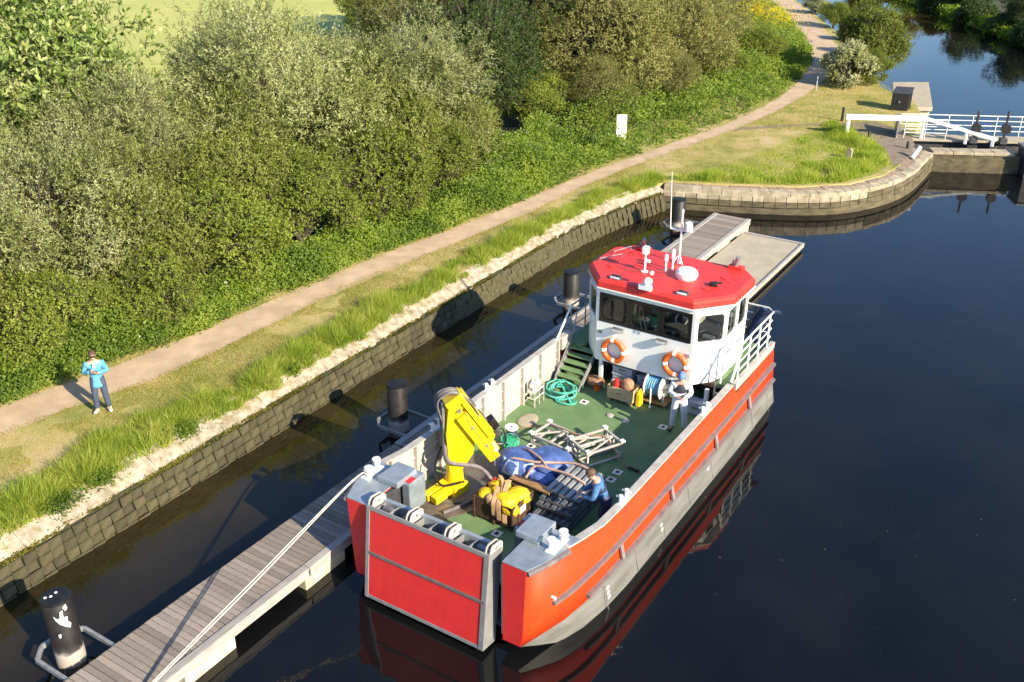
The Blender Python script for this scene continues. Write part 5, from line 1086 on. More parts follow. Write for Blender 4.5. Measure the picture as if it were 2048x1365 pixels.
for y in (7.38, 7.62): MB().ball((-2.33, y, DZ + .55), (.1, .1, .16), 12, 8).build('fender', 'white_band', t)
# navy cover hung over the stern rail
t = stand('navy_cover', 'folded navy blue cover draped over the stern corner of the railing', 'cover', (2.25, 12.2, 2.3))
m = MB(); n = 10; vs = []
for i in range(n + 1):
    for j in range(n + 1):
        u = i / n; v = j / n; z = 2.90 - .98 * abs(v - .18) + .02 * math.sin(9 * u); x = 1.95 + .62 * u * (1 - .45 * v) - .25 * v; y = 12.36 - .16 * (v > .18) - .18 * v + .05 * math.sin(7 * u + 2 * v)
        vs.append((x, y, z))
m.add(vs, [(i * (n + 1) + j, (i + 1) * (n + 1) + j, (i + 1) * (n + 1) + j + 1, i * (n + 1) + j + 1) for i in range(n) for j in range(n)])
o = m.build('cloth', 'navy', t, smooth=60); sm = o.modifiers.new('t', 'SOLIDIFY'); sm.thickness = .05
MB().tube([(1.98, 12.15, 2.9), (1.85, 12.0, 2.55), (1.72, 12.0, 2.05)], .03, n=7).build('hem_roll', 'black', t)
# mooring line and cleat
t = stand('mooring_line', 'doubled white mooring line running from the bow bollards down to the pontoon', 'rope', (-3.05, -5.05, PZ))
for dx in (0, .07):
    P_ = [(-2.34, .80, 2.42), (-2.52 + dx * .4, .3, 2.27), (-2.80 + dx, -2.2, 1.42), (-3.02 + dx * .6, -4.9, .60)]
    MB().tube(smooth_line(P_, 8), .012, n=6).build('strand', 'rope', t)
MB().tube([(-2.34 + .1 * math.cos(a), .78 + .1 * math.sin(a) + .0, 2.33 + .012 * a) for a in [i * .5 for i in range(28)]], .018, n=6).build('turns', 'rope', t)
t = stand('cleat', 'galvanised mooring cleat on the pontoon edge at the bottom of the picture', 'cleat', (-3.03, -5.05, PZ))
MB().box(-3.08, -2.98, -5.22, -4.9, PZ + .027, PZ + .05).cyl((-3.03, -5.15, PZ + .05), (-3.03, -5.15, PZ + .12), .025, n=8).cyl((-3.03, -4.97, PZ + .05), (-3.03, -4.97, PZ + .12), .025, n=8).tube([(-3.03, -5.3, PZ + .13), (-3.03, -5.06, PZ + .125), (-3.03, -4.82, PZ + .13)], .025, n=8).build('cleat_body', 'galvanised', t)

# ------------------------------------------------------------------ people
def skin(name, J, E_, mt, parent, root, sub=2):
    names = list(J); me = bpy.data.meshes.new(name); me.from_pydata([J[k][0] for k in names], [(names.index(a), names.index(b)) for a, b in E_], [])
    o = bpy.data.objects.new(name, me); COL.objects.link(o); o.parent = parent
    o.modifiers.new('skin', 'SKIN'); 
    if not me.skin_vertices: me.attributes  # layer is made with the modifier
    if not me.skin_vertices:
        bm = bmesh.new(); bm.from_mesh(me); bm.verts.layers.skin.verify(); bm.to_mesh(me); bm.free()
    for i, k in enumerate(names):
        r = J[k][1]; r = (r, r) if not isinstance(r, tuple) else r
        me.skin_vertices[0].data[i].radius = r; me.skin_vertices[0].data[i].use_root = (k == root)
    o.modifiers['skin'].use_smooth_shade = True
    s = o.modifiers.new('sub', 'SUBSURF'); s.levels = sub; s.render_levels = sub
    me.materials.append(M(mt)); return o
def add_hand(J, E_, side, wrist, d, n, curl=.5):
    """palm and five fingers from the wrist along d; n is the palm normal the fingers curl towards"""
    d = Vector(d).normalized(); n = Vector(n); n = (n - d * n.dot(d)).normalized(); s = d.cross(n); w0 = Vector(wrist)
    J[side + 'palm'] = (tuple(w0 + d * .06), (.036, .02)); E_.append((side + 'wrist', side + 'palm'))
    for k, (off, ln) in enumerate(((-.028, .072), (-.009, .082), (.01, .076), (.028, .058))):
        b = w0 + d * .095 + s * off; m1 = b + (d * math.cos(curl) + n * math.sin(curl)) * (ln * .5); tp = m1 + (d * math.cos(curl * 2) + n * math.sin(curl * 2)) * (ln * .5)
        for q, p, r in (('a', b, .011), ('b', m1, .009), ('c', tp, .007)): J[side + 'f%d' % k + q] = (tuple(p), r)
        E_ += [(side + 'palm', side + 'f%da' % k), (side + 'f%da' % k, side + 'f%db' % k), (side + 'f%db' % k, side + 'f%dc' % k)]
    b = w0 + d * .05 - s * .04; tp = b + (d * .7 - s * .5 + n * .4).normalized() * .055
    J[side + 'ta'] = (tuple(b), .012); J[side + 'tb'] = (tuple(tp), .009); E_ += [(side + 'palm', side + 'ta'), (side + 'ta', side + 'tb')]
def person(label, loc, rz, pose, wear, head_tilt=(0, 0, 0)):
    t = thing('person', label, 'person', loc); t.rotation_euler.z = rz
    p = {k: Vector(v) for k, v in pose.items()}
    up = (p['head'] - p['neck']).normalized(); fwd = Vector(pose['face']).normalized(); rt = up.cross(fwd).normalized(); fwd = rt.cross(up).normalized() * 1
    hd_ = p['head']
    J = {'pelvis': (p['pelvis'], (.135, .105)), 'waist': (p['pelvis'].lerp(p['chest'], .5), (.13, .10)), 'chest': (p['chest'], (.15, .11)), 'nb': (p['chest'].lerp(p['neck'], .75), (.09, .075)), 'neck': (p['neck'], .052), 'jaw': (p['neck'].lerp(hd_, .55) + fwd * .02, (.065, .075)), 'head': (hd_, (.076, .092)), 'crown': (hd_ + up * .075, (.06, .072))}
    E_ = [('pelvis', 'waist'), ('waist', 'chest'), ('chest', 'nb'), ('nb', 'neck'), ('neck', 'jaw'), ('jaw', 'head'), ('head', 'crown')]
    for s in ('l', 'r'):
        J[s + 'sh'] = (p[s + 'sh'], .058); J[s + 'el'] = (p[s + 'el'], .043); J[s + 'wrist'] = (p[s + 'wr'], .028)
        J[s + 'hip'] = (p[s + 'hip'], .095); J[s + 'kn'] = (p[s + 'kn'], .06); J[s + 'an'] = (p[s + 'an'], .042); J[s + 'toe'] = (p[s + 'toe'], (.04, .028))
        E_ += [('nb', s + 'sh'), (s + 'sh', s + 'el'), (s + 'el', s + 'wrist'), ('pelvis', s + 'hip'), (s + 'hip', s + 'kn'), (s + 'kn', s + 'an'), (s + 'an', s + 'toe')]
        add_hand(J, E_, s, p[s + 'wr'], p[s + 'wr'] - p[s + 'el'], pose.get('palm', (0, 0, 1)), .6)
    J = {k: (tuple(v[0]), v[1]) for k, v in J.items()}
    body = skin('body', J, E_, 'skin', t, 'pelvis')
    def sub_skin(nm, mt, keys, grow, edges=None, root=None, over=None):
        K = {}
        for k in keys:
            r = J[k][1]; r = r if isinstance(r, tuple) else (r, r); g = (over or {}).get(k, grow); K[k] = (J[k][0], (r[0] + g, r[1] + g))
        return skin(nm, K, [e for e in E_ if e[0] in K and e[1] in K], mt, t, root or keys[0])
    # trousers, jacket, shoes
    kt = ['pelvis', 'waist', 'lhip', 'rhip', 'lkn', 'rkn', 'lan', 'ran']; sub_skin('trousers', wear['trousers'], kt, .022, over={'lan': .035, 'ran': .035})
    lowp = p['pelvis'] + (p['lkn'] + p['rkn'] - p['pelvis'] * 2) * .26
    J['hem'] = (tuple(lowp), (.19, .15)); E_.append(('pelvis', 'hem'))
    kj = ['pelvis', 'waist', 'chest', 'nb', 'lsh', 'rsh', 'lel', 'rel', 'lwrist', 'rwrist'] + (['hem'] if wear.get('long') else [])
    jk = sub_skin('jacket', wear['top'], kj, .030, over={'hem': .02, 'nb': .025, 'lwrist': .022, 'rwrist': .022, 'chest': .035})
    if wear.get('vest'): sub_skin('vest', wear['vest'], ['waist', 'chest', 'nb'], .062, over={'nb': .035, 'waist': .052})
    for s in ('l', 'r'):
        a, b = p[s + 'an'], p[s + 'toe']; d = (b - a); d.z = 0; d.normalize()
        skin('shoe', {'heel': (tuple(a - d * .035 - Vector((0, 0, .035))), (.05, .045)), 'mid': (tuple(a.lerp(b, .5) - Vector((0, 0, .012))), (.052, .042)), 'tip': (tuple(b + d * .03), (.046, .034)), 'top': (tuple(a + Vector((0, 0, .05))), .055)}, [('heel', 'mid'), ('mid', 'tip'), ('heel', 'top')], wear['shoes'], t, 'heel')
    # face
    def at(r_, f_, u_): return hd_ + rt * r_ + fwd * f_ + up * u_
    def part(mb, nm, mt): o = mb.build(nm, mt, None, smooth=60); o.parent = t; return o
    nose = MB(); a = at(0, .09, .015); nose.add([a, at(-.016, .088, -.032), at(.016, .088, -.032), at(0, .122, -.028)], [(0, 1, 3), (0, 3, 2), (1, 2, 3), (0, 2, 1)]); part(nose, 'nose', 'skin')
    for s in (-1, 1):
        part(MB().ball(at(s * .078, 0, -.005), (.012, .02, .03), 8, 6), 'ear', 'skin')
        if not wear.get('glasses'): part(MB().ball(at(s * .03, .084, .012), (.012, .012, .008), 8, 6), 'eye', 'black')
    part(MB().ball(at(0, .088, -.058), (.022, .012, .006), 8, 6), 'mouth', 'brown_bag')
    if wear.get('glasses'): part(MB().beam(at(-.072, .092, .014), at(.072, .092, .014), .03, .036).beam(at(-.076, .08, .016), at(-.08, -.0, .016), .01, .012).beam(at(.076, .08, .016), at(.08, .0, .016), .01, .012), 'sunglasses', 'black')
    m = MB(); m.ball((0, 0, 0), 1, 18, 12); out = []; hm = []
    for v in m.v:
        v = Vector(v); cut = .38 if v.y > .1 else -.45
        if wear.get('hood'): cut = -.6 if v.y < .45 else .28
        z = max(v.z, cut); f = 1.0; R_ = wear.get('hair_r', .098)
        out.append(hd_ + rt * (v.x * R_ * .92) + fwd * (v.y * R_ * 1.12 - .012) + up * (z * R_ * 1.12 + .02))
    m.v = [tuple(v) for v in out]; part(m, 'hood' if wear.get('hood') else 'hair', wear['hair'])
    return t
stand_pose = dict(pelvis=(0, 0, .96), chest=(0, .01, 1.27), neck=(0, 0, 1.50), head=(0, -.02, 1.635), face=(0, -1, .42),
    lsh=(.185, .01, 1.40), rsh=(-.185, .01, 1.40), lel=(.275, .03, 1.14), rel=(-.275, .03, 1.14), lwr=(.08, -.22, 1.22), rwr=(-.10, -.22, 1.27),
    lhip=(.095, 0, .90), rhip=(-.095, 0, .90), lkn=(.125, -.01, .50), rkn=(-.12, -.02, .50), lan=(.15, .02, .09), ran=(-.14, .02, .09), ltoe=(.19, -.13, .04), ran_=(0, 0, 0), rtoe=(-.20, -.12, .04), palm=(0, 0, 1))
stand_pose.pop('ran_')
pA_ = person('person in sunglasses and a bright blue jacket standing on the towpath, hands at the chest', (-11.27, .68, GZ + .02), R(52), stand_pose, dict(trousers='jeans', top='jacket_cyan', shoes='trainer', hair='hair', glasses=True, long=True, hair_r=.105))
# zip, shirt and chest badge
for nm, mt, mb in (('shirt_front', 'sign_white', MB().obox((0, -.148, 1.40), (.06, .02, .14), (.2, 0, 0))), ('badge', 'navy', MB().obox((-.10, -.166, 1.33), (.05, .015, .035), (.1, 0, 0)))):
    o = mb.build(nm, mt, None, smooth=0, bevel=.004); o.parent = pA_
t = thing('phone', 'small dark phone held at the chest by the person in the blue jacket', 'phone', (0, 0, 0))
ph = Matrix.Translation((-11.27, .68, GZ + .02)) @ Matrix.Rotation(R(52), 4, 'Z') @ Vector((-.01, -.31, 1.29)); t.location = ph; t.rotation_euler.z = R(52)
o = MB().obox((0, 0, 0), (.15, .012, .075), (-.5, 0, 0)).build('case', 'dark_metal', None, smooth=0, bevel=.004); o.parent = t
work_pose = dict(stand_pose); work_pose.update(head=(0, -.09, 1.62), neck=(0, -.03, 1.50), chest=(0, .0, 1.27), face=(0, -.8, -.6), lel=(.27, -.02, 1.14), rel=(-.27, -.02, 1.14), lwr=(.10, -.27, 1.12), rwr=(-.08, -.27, 1.14), lan=(.17, .03, .09), ran=(-.15, .06, .09), lkn=(.14, -.04, .5), rkn=(-.13, -.0, .5), lhip=(.1, 0, .9), ltoe=(.22, -.12, .04), rtoe=(-.2, -.09, .04))
person('person in white overalls, dark vest and blue hood looking down at their hands on deck', (1.50, 8.22, DZ + .012), R(20), work_pose, dict(trousers='coverall', top='coverall', vest='vest', shoes='boot', hair='hood_blue', hood=True, hair_r=.118))
bend = dict(pelvis=(0, .06, .93), chest=(0, -.06, 1.22), neck=(0, -.17, 1.42), head=(0, -.25, 1.53), face=(0, -.75, -.65),
    lsh=(.185, -.11, 1.34), rsh=(-.185, -.11, 1.34), lel=(.27, -.18, 1.08), rel=(-.27, -.18, 1.08), lwr=(.12, -.40, 1.02), rwr=(-.12, -.42, 1.02),
    lhip=(.095, .11, .87), rhip=(-.095, .11, .87), lkn=(.12, .02, .48), rkn=(-.12, .0, .48), lan=(.14, .10, .09), ran=(-.13, .08, .09), ltoe=(.18, -.06, .04), rtoe=(-.18, -.08, .04), palm=(0, 0, -1))
person('person with brown hair and blue jacket bending over the panel stack', (1.84, 3.42, DZ + .012), R(-62), bend, dict(trousers='navy', top='jacket_blue', vest='navy', shoes='boot', hair='hair', hair_r=.104))

# ------------------------------------------------------------------ vegetation
def leaf_mesh(name, base, direc, length, width, rng, mt, bend=0.25, tri=False, face=None):
    """one small folded blade per row: base point, direction, length, width (numpy arrays)"""
    n = len(base); d = direc / np.maximum(1e-6, np.linalg.norm(direc, axis=1, keepdims=True))
    r = rng.normal(size=(n, 3)) * (1.0 if face is None else .38)
    if face is not None: r = r + face
    s = np.cross(d, r); s /= np.maximum(1e-6, np.linalg.norm(s, axis=1, keepdims=True)); nn = np.cross(d, s)
    L = length[:, None]; W = width[:, None]
    if tri:
        V = np.stack([base - s * W * .5, base + s * W * .5, base + d * L + nn * L * bend * rng.uniform(-1, 1, (n, 1))], 1); k = 3
    else:
        mid = base + d * L * .45 + nn * L * bend * .3
        V = np.stack([base, mid - s * W * .5, base + d * L - nn * L * bend * .3, mid + s * W * .5], 1); k = 4
    me = bpy.data.meshes.new(name); me.vertices.add(n * k); me.vertices.foreach_set('co', V.reshape(-1).astype(np.float32))
    me.loops.add(n * k); me.loops.foreach_set('vertex_index', np.arange(n * k, dtype=np.int32))
    me.polygons.add(n); me.polygons.foreach_set('loop_start', np.arange(0, n * k, k, dtype=np.int32)); me.polygons.foreach_set('loop_total', np.full(n, k, dtype=np.int32))
    me.update(calc_edges=True); me.materials.append(M(mt)); return me
def unit(rng, n):
    v = rng.normal(size=(n, 3)); return v / np.linalg.norm(v, axis=1, keepdims=True)
def crown(name, seed, rad, cz, nclump, nspray, nleaf, ll, lw, sl, up, mt, csize=(.20, .44), spread=.55, flat=0.0):
    rng = np.random.default_rng(seed); rad = np.array(rad)
    u = unit(rng, nclump * 3); u = u[u[:, 2] > -.75][:nclump]; nclump = len(u)
    cc = u * rng.uniform(.42, .80, (nclump, 1)); cr = rng.uniform(*csize, nclump)
    pick = rng.integers(0, nclump, nspray * 2); dr = unit(rng, nspray * 2)
    out = cc[pick] / np.linalg.norm(cc[pick], axis=1, keepdims=True)
    ok = (dr * out).sum(1) > -.25; pick = pick[ok][:nspray]; dr = dr[ok][:nspray]; ns = len(pick)
    p = cc[pick] + dr * (cr[pick] * rng.uniform(.62, 1.05, ns))[:, None]
    inn = rng.random(ns) < .16; p[inn] *= rng.uniform(.45, .85, (int(inn.sum()), 1))
    P = p * rad + np.array([0, 0, cz])
    keep = P[:, 2] > .05; P = P[keep]; dr = dr[keep]; ns = len(P)
    dd = dr * spread + np.array([0, 0, up]) + rng.normal(size=(ns, 3)) * .32; dd /= np.linalg.norm(dd, axis=1, keepdims=True)
    t = (np.arange(nleaf) + .3) / nleaf
    slen = sl * rng.uniform(.6, 1.3, ns)
    base = P[:, None, :] + dd[:, None, :] * (t[None, :, None] * slen[:, None, None])
    lat = rng.normal(size=(ns, nleaf, 3)) * .9
    ld = dd[:, None, :] * .8 + lat
    n = ns * nleaf; base = base.reshape(n, 3) + rng.normal(size=(n, 3)) * .012; ld = ld.reshape(n, 3)
    fc = np.repeat(dr * .75 + P / np.maximum(.1, np.linalg.norm(P - np.array([0, 0, cz * .6]), axis=1, keepdims=True)) * .0 + (P - np.array([0, 0, cz * .6])) / rad * .5, nleaf, 0)
    return leaf_mesh(name, base, ld, ll * rng.uniform(.65, 1.25, n), lw * rng.uniform(.7, 1.2, n), rng, mt, face=fc), P, dd, slen
def woody(P, rad, cz, seed, h0, nl=26, r0=.16, twigs=None):
    rg = random.Random(seed); m = MB(); pts = [(0, 0, -.1), (.05, .03, h0 * .5), (.0, .05, h0)]
    m.tube(pts, [r0, r0 * .85, r0 * .7], n=9)
    for k in range(nl):
        a = rg.uniform(0, 6.283); e = rg.uniform(.1, 1.3); q = rg.uniform(.45, .85)
        tip = Vector((math.cos(a) * math.cos(e) * rad[0] * q, math.sin(a) * math.cos(e) * rad[1] * q, cz + math.sin(e) * rad[2] * q)); st = Vector((0, .04, rg.uniform(.25, 1) * h0))
        md = st.lerp(tip, .5) + Vector((rg.uniform(-.3, .3), rg.uniform(-.3, .3), rg.uniform(-.1, .4)))
        m.tube(smooth_line([st, md, tip], 3), [lerp(r0 * .5, r0 * .1, i / 6) for i in range(7)], n=5)
    if twigs is not None:
        Pt, dd, sl = twigs
        for i in range(0, len(Pt), max(1, len(Pt) // 2200)):
            a = Vector(Pt[i]); b = a + Vector(dd[i]) * float(sl[i]); m.cyl(a - Vector(dd[i]) * .25, b, .010, .004, n=3, cap=False)
    return m
KINDS = {}
def make_kind(key, seed, rad, cz, nclump, nspray, nleaf, ll, lw, sl, up, mt, trunk_h, **kw):
    me, P, dd, sl_ = crown(key + '_crown', seed, rad, cz, nclump, nspray, nleaf, ll, lw, sl, up, mt, **kw)
    tm = woody(P, rad, cz, seed, trunk_h, twigs=(P, dd, sl_))
    o = tm.build('trunk', 'bark', None, smooth=60, fix=False); tme = o.data; bpy.data.objects.remove(o)
    KINDS[key] = (me, tme)
def plant(kind, name, label, cat, x, y, s=1.0, rz=0.0, sz=None, group=None, z=GZ, sq=None):
    t = thing(name, label, cat, (x, y, z - .03), group); t.rotation_euler.z = rz; t.scale = (s, s * (sq or 1), sz or s)
    me, tm = KINDS[kind]
    for nm, d in (('trunk', tm), ('crown', me)):
        o = bpy.data.objects.new(nm, d); COL.objects.link(o); o.parent = t
    return t
#         key            seed  radii          cz   clumps sprays leaf len  wid   spray up
make_kind('willow_a', 101, (4.2, 4.2, 3.9), 3.9, 42, 8200, 10, .115, .040, .42, .45, 'willow_leaf', 2.2)
make_kind('willow_b', 102, (4.0, 4.0, 3.7), 3.7, 38, 7600, 10, .115, .040, .42, .45, 'willow_leaf', 2.0)
make_kind('olive_willow', 103, (4.2, 4.2, 4.0), 4.0, 40, 7600, 9, .14, .050, .46, .2, 'olive_willow_leaf', 2.2)
make_kind('broad', 104, (3.8, 3.8, 4.2), 4.6, 40, 5200, 7, .20, .105, .34, .15, 'broad_leaf', 2.5)
make_kind('sallow', 111, (3.0, 3.0, 2.6), 2.5, 34, 6800, 9, .095, .048, .34, .35, 'sallow_leaf', 1.4)
make_kind('hawthorn', 105, (2.1, 2.1, 1.7), 1.6, 30, 5600, 8, .075, .050, .24, .25, 'green_leaf', 1.0)
make_kind('hawthorn_b', 106, (2.1, 2.1, 1.7), 1.6, 24, 5200, 8, .078, .052, .26, .3, 'green_leaf', 1.0)
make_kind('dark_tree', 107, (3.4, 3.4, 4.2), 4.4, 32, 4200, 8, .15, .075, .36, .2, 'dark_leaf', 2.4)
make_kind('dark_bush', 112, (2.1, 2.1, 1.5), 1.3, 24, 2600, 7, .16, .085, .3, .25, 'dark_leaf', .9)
make_kind('water_tree', 113, (2.4, 2.4, 2.1), 2.2, 26, 4200, 8, .12, .065, .34, .3, 'green_leaf', 1.4)
make_kind('rust_tree', 108, (2.6, 2.6, 3.6), 4.0, 26, 3000, 8, .13, .06, .40, .4, 'rust_leaf', 2.2)
make_kind('blossom', 109, (1.4, 1.4, 1.1), 1.0, 18, 2200, 8, .10, .05, .24, .4, 'blossom_leaf', .8)
make_kind('far_tree', 110, (3.2, 3.2, 3.4), 3.4, 26, 2600, 7, .2, .1, .42, .3, 'olive_willow_leaf', 2.0)

W = 'willows behind the towpath'; Hb = 'hawthorn bushes along the towpath'
plant('willow_a', 'willow_tree', 'large silvery willow, the tallest one left of centre beside the field gap', 'tree', -17.6, 13.4, 1.14, .4, 1.10, W, z=GZ - .3)
plant('willow_b', 'willow_tree', 'silvery willow whose crown ends at the dark gap left of the sign board', 'tree', -17.4, 20.6, 1.16, 2.1, 1.04, W, z=GZ - .3)
plant('willow_b', 'willow_tree', 'pale willow bush at the left edge above the person on the towpath', 'tree', -16.8, 2.8, .86, 4.0, .86, W)
plant('willow_a', 'willow_tree', 'grey green willow behind the bushes, between the broadleaf tree and the tallest willow', 'tree', -18.4, 7.2, .86, 1.3, .90, W)
plant('willow_a', 'willow_tree', 'willow at the far left edge half cut off by the picture', 'tree', -18.2, -2.6, .8, 5.2, .8, W)
plant('broad', 'broadleaf_tree', 'broadleaf tree with yellow tinged leaves filling the top left corner', 'tree', -22.0, 7.0, 1.12, .2, 1.12)
plant('broad', 'broadleaf_tree', 'second broadleaf tree cut off by the left edge of the picture', 'tree', -23.5, 1.0, 1.05, 2.2, 1.05)
for (x, y, s, sz, rz, lab) in [(-16.2, 10.4, 1.0, 1.15, .3, 'olive green sallow in front of the tallest willow'), (-15.9, 17.2, 1.0, 1.2, 2.0, 'olive green sallow in front of the right hand silvery willow'), (-16.2, 5.6, .95, 1.05, 4.4, 'olive green sallow between the pale willow and the tallest willow'),
        (-15.9, -.6, .8, .9, 1.4, 'olive green sallow at the left edge beside the pale willow'), (-15.4, 21.6, .8, .85, 3.1, 'olive green sallow at the right end of the thicket, by the dark gap')]:
    plant('sallow', 'sallow_bush', lab, 'bush', x, y, s, rz, sz, 'sallows in the thicket', z=GZ - .2)
for i, (x, y, s, sz, rz, lab) in enumerate([(-14.8, -2.0, .95, .95, .3, 'green bush at the left edge below the pale willow'), (-15.1, 1.7, .85, .85, 1.9, 'green bush directly behind the person on the towpath'), (-14.9, 4.9, 1.0, .95, 2.6, 'green bush right of the person on the towpath'),
        (-15.2, 8.4, 1.2, 1.15, .9, 'broad green bush below the tallest willow'), (-14.8, 11.8, 1.12, 1.15, 4.2, 'green bush at the bend of the path edge, with a dark hollow at its foot'), (-14.6, 15.3, 1.15, 1.2, 3.3, 'leafy green bush below the right side of the willows'),
        (-14.4, 18.9, 1.05, 1.0, 5.0, 'green bush at the right end of the left hand thicket'), (-16.6, 23.8, .8, .62, 1.1, 'low dark bush in the gap between the two willow groups')]):
    plant(('hawthorn', 'hawthorn_b')[i % 2], 'hawthorn_bush', lab, 'bush', x, y, s, rz, sz, Hb)
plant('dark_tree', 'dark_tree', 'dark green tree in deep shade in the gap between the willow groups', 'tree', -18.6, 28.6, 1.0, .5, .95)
plant('hawthorn_b', 'hawthorn_bush', 'bush in deep shade under the dark tree in the gap', 'bush', -17.2, 31.2, 1.0, .2, .9, Hb)
plant('olive_willow', 'willow_tree', 'low olive willow bush behind the sign board', 'bush', -14.8, 34.0, .52, 2.2, .48, Hb)
plant('olive_willow', 'willow_tree', 'low olive willow bush at the foot of the middle olive willow', 'bush', -13.6, 40.0, .5, 1.2, .42, Hb)
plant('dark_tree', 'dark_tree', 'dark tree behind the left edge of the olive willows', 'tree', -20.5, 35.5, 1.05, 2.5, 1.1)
plant('rust_tree', 'rust_tree', 'slim tree with orange brown foliage behind the dark tree', 'tree', -23.6, 32.5, 1.0, 1.0, 1.1)
W2 = 'olive willows beside the far path'
plant('olive_willow', 'willow_tree', 'rounded olive willow standing behind the white sign board', 'tree', -16.4, 36.8, 1.1, .3, 1.08, W2, z=GZ - .7)
plant('olive_willow', 'willow_tree', 'rounded olive willow, middle one of the far group', 'tree', -15.6, 43.6, 1.12, 1.9, 1.08, W2, z=GZ - .7)
plant('olive_willow', 'willow_tree', 'rounded olive willow nearest the yellow flowers', 'tree', -17.0, 50.6, 1.1, 3.7, 1.0, W2, z=GZ - .7)
plant('olive_willow', 'willow_tree', 'olive willow behind the middle of the far group', 'tree', -22, 45, 1.15, 5.1, 1.15, W2)
plant('hawthorn', 'hawthorn_bush', 'rounded green bush left of the far path before the bend', 'bush', -12.6, 52.0, .9, 1.0, .75, Hb)
plant('hawthorn_b', 'hawthorn_bush', 'green bush beside the far path below the olive willows', 'bush', -12.9, 46.5, .8, 3.0, .62, Hb)
plant('water_tree', 'waterside_tree', 'green tree leaning over the water right of the path bend', 'tree', -6.3, 54.2, 1.0, 1.0, .98)
plant('blossom', 'blossom_bush', 'pale blossoming bush below the waterside tree, right of the path bend', 'bush', -6.3, 49.8, 1.2, .6, 1.2)
plant('hawthorn', 'waterside_bush', 'dark green bush between the pale blossom and the landing stage', 'bush', -5.2, 51.2, .62, .6, .62)
for i, (x, y, s) in enumerate([(-8.2, 60.8, .5), (-10.6, 65.6, .55), (-13.2, 70.6, .6), (-16.6, 77.2, .65)]):
    plant('blossom' if i % 2 else 'hawthorn_b', 'waterside_bush', 'low bush between the far path and the water, ' + ('nearest', 'second', 'third', 'farthest')[i] + ' of the row', 'bush', x, y, s * (1.3 if i % 2 else 1), i * 1.3, s, 'bushes along the water')
# far bank
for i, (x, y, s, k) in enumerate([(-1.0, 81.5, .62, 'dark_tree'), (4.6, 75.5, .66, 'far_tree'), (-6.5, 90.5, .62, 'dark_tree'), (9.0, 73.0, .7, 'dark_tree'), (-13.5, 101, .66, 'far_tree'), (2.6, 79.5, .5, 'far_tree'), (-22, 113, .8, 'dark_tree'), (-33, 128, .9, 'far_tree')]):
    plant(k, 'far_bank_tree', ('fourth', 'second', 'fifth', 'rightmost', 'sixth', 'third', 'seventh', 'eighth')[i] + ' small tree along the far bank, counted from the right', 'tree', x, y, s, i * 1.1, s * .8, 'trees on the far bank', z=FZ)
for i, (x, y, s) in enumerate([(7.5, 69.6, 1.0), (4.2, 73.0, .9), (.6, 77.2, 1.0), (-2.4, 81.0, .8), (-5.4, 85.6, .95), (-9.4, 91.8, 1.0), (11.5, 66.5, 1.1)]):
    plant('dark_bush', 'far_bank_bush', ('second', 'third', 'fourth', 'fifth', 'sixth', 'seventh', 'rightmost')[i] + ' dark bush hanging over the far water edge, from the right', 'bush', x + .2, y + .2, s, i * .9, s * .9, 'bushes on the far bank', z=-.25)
# behind the field
for i, (x, y, s, k, lab) in enumerate([(-38.5, 50, .9, 'dark_tree', 'dark narrow tree at the top beyond the field edge'), (-44, 58, .9, 'hawthorn', 'green hedge bush at the top beside the field'), (-31, 38, .8, 'olive_willow', 'olive bush behind the silvery willows at the top'), (-41, 47.5, 1.3, 'hawthorn_b', 'bright green hedge bush behind the dark narrow tree'),
                                   (-27.5, 25.0, .66, 'hawthorn', 'bush at the field edge behind the silvery willow')]):
    plant(k, 'field_tree', lab, 'tree', x, y, s, i * 1.7, s, 'trees by the field')

def inside_path(x, y, margin):
    px = np.interp(y, [p.y for p in pc], [p.x for p in pc]); pw_ = np.interp(y, [p.y for p in pc], [p.z for p in pc]); return px, pw_
rng = np.random.default_rng(5)
def noise2(x, y, f, seed):
    r = np.random.default_rng(seed); v = 0
    for k in range(6):
        a = r.uniform(0, 6.28); w_ = f * r.uniform(.6, 1.8); v = v + np.sin((x * np.cos(a) + y * np.sin(a)) * w_ + r.uniform(0, 6.28))
    return v / 6 ** .5
def stuff(name, me, label, cat):
    o = bpy.data.objects.new(name, me); COL.objects.link(o); return tag(o, label, cat, kind='stuff')
# undergrowth between the path and the trees
n = 17000; y = rng.uniform(-4, 66, n); y = np.where(rng.random(n) < .45, rng.uniform(-4, 30, n), y); px, pw_ = inside_path(None, y, 0)
u = rng.uniform(0, 1, n) ** .8; x = px - pw_ / 2 - .05 - u * np.interp(y, [-4, 20, 30, 45, 66], [1.5, 1.7, 5.2, 4.2, 6]) - noise2(y, y * 0, 1.6, 3) * .10
hh = (.20 + np.interp(y, [-4, 18, 24, 66], [.75, .75, 1.0, .9]) * np.minimum(1, u * 2.2)) * (1 + .5 * noise2(x, y, 1.0, 4) + .25 * noise2(x, y, 3.0, 5)); hh = np.maximum(.12, hh)
K = 10
zz = rng.uniform(.05, 1, (n, K)) * hh[:, None]; bx_ = x[:, None] + rng.normal(size=(n, K)) * .10; by_ = y[:, None] + rng.normal(size=(n, K)) * .10
b = np.stack([bx_, by_, GZ + zz], 2).reshape(-1, 3); d = rng.normal(size=(n * K, 3)); d[:, 2] = np.abs(d[:, 2]) * .6 + .1; d[:, 0] += .35
stuff('undergrowth', leaf_mesh('undergrowth', b, d, rng.uniform(.06, .13, n * K) * np.repeat(np.interp(y, [-4, 20, 50], [1, 1.15, 1.5]), K), rng.uniform(.035, .065, n * K) * np.repeat(np.interp(y, [-4, 20, 50], [1, 1.2, 1.6]), K), rng, 'weed_leaf', face=np.tile(np.array([.8, -.3, .6]), (n * K, 1))), 'nettles and weeds crowding the left side of the towpath', 'weeds')
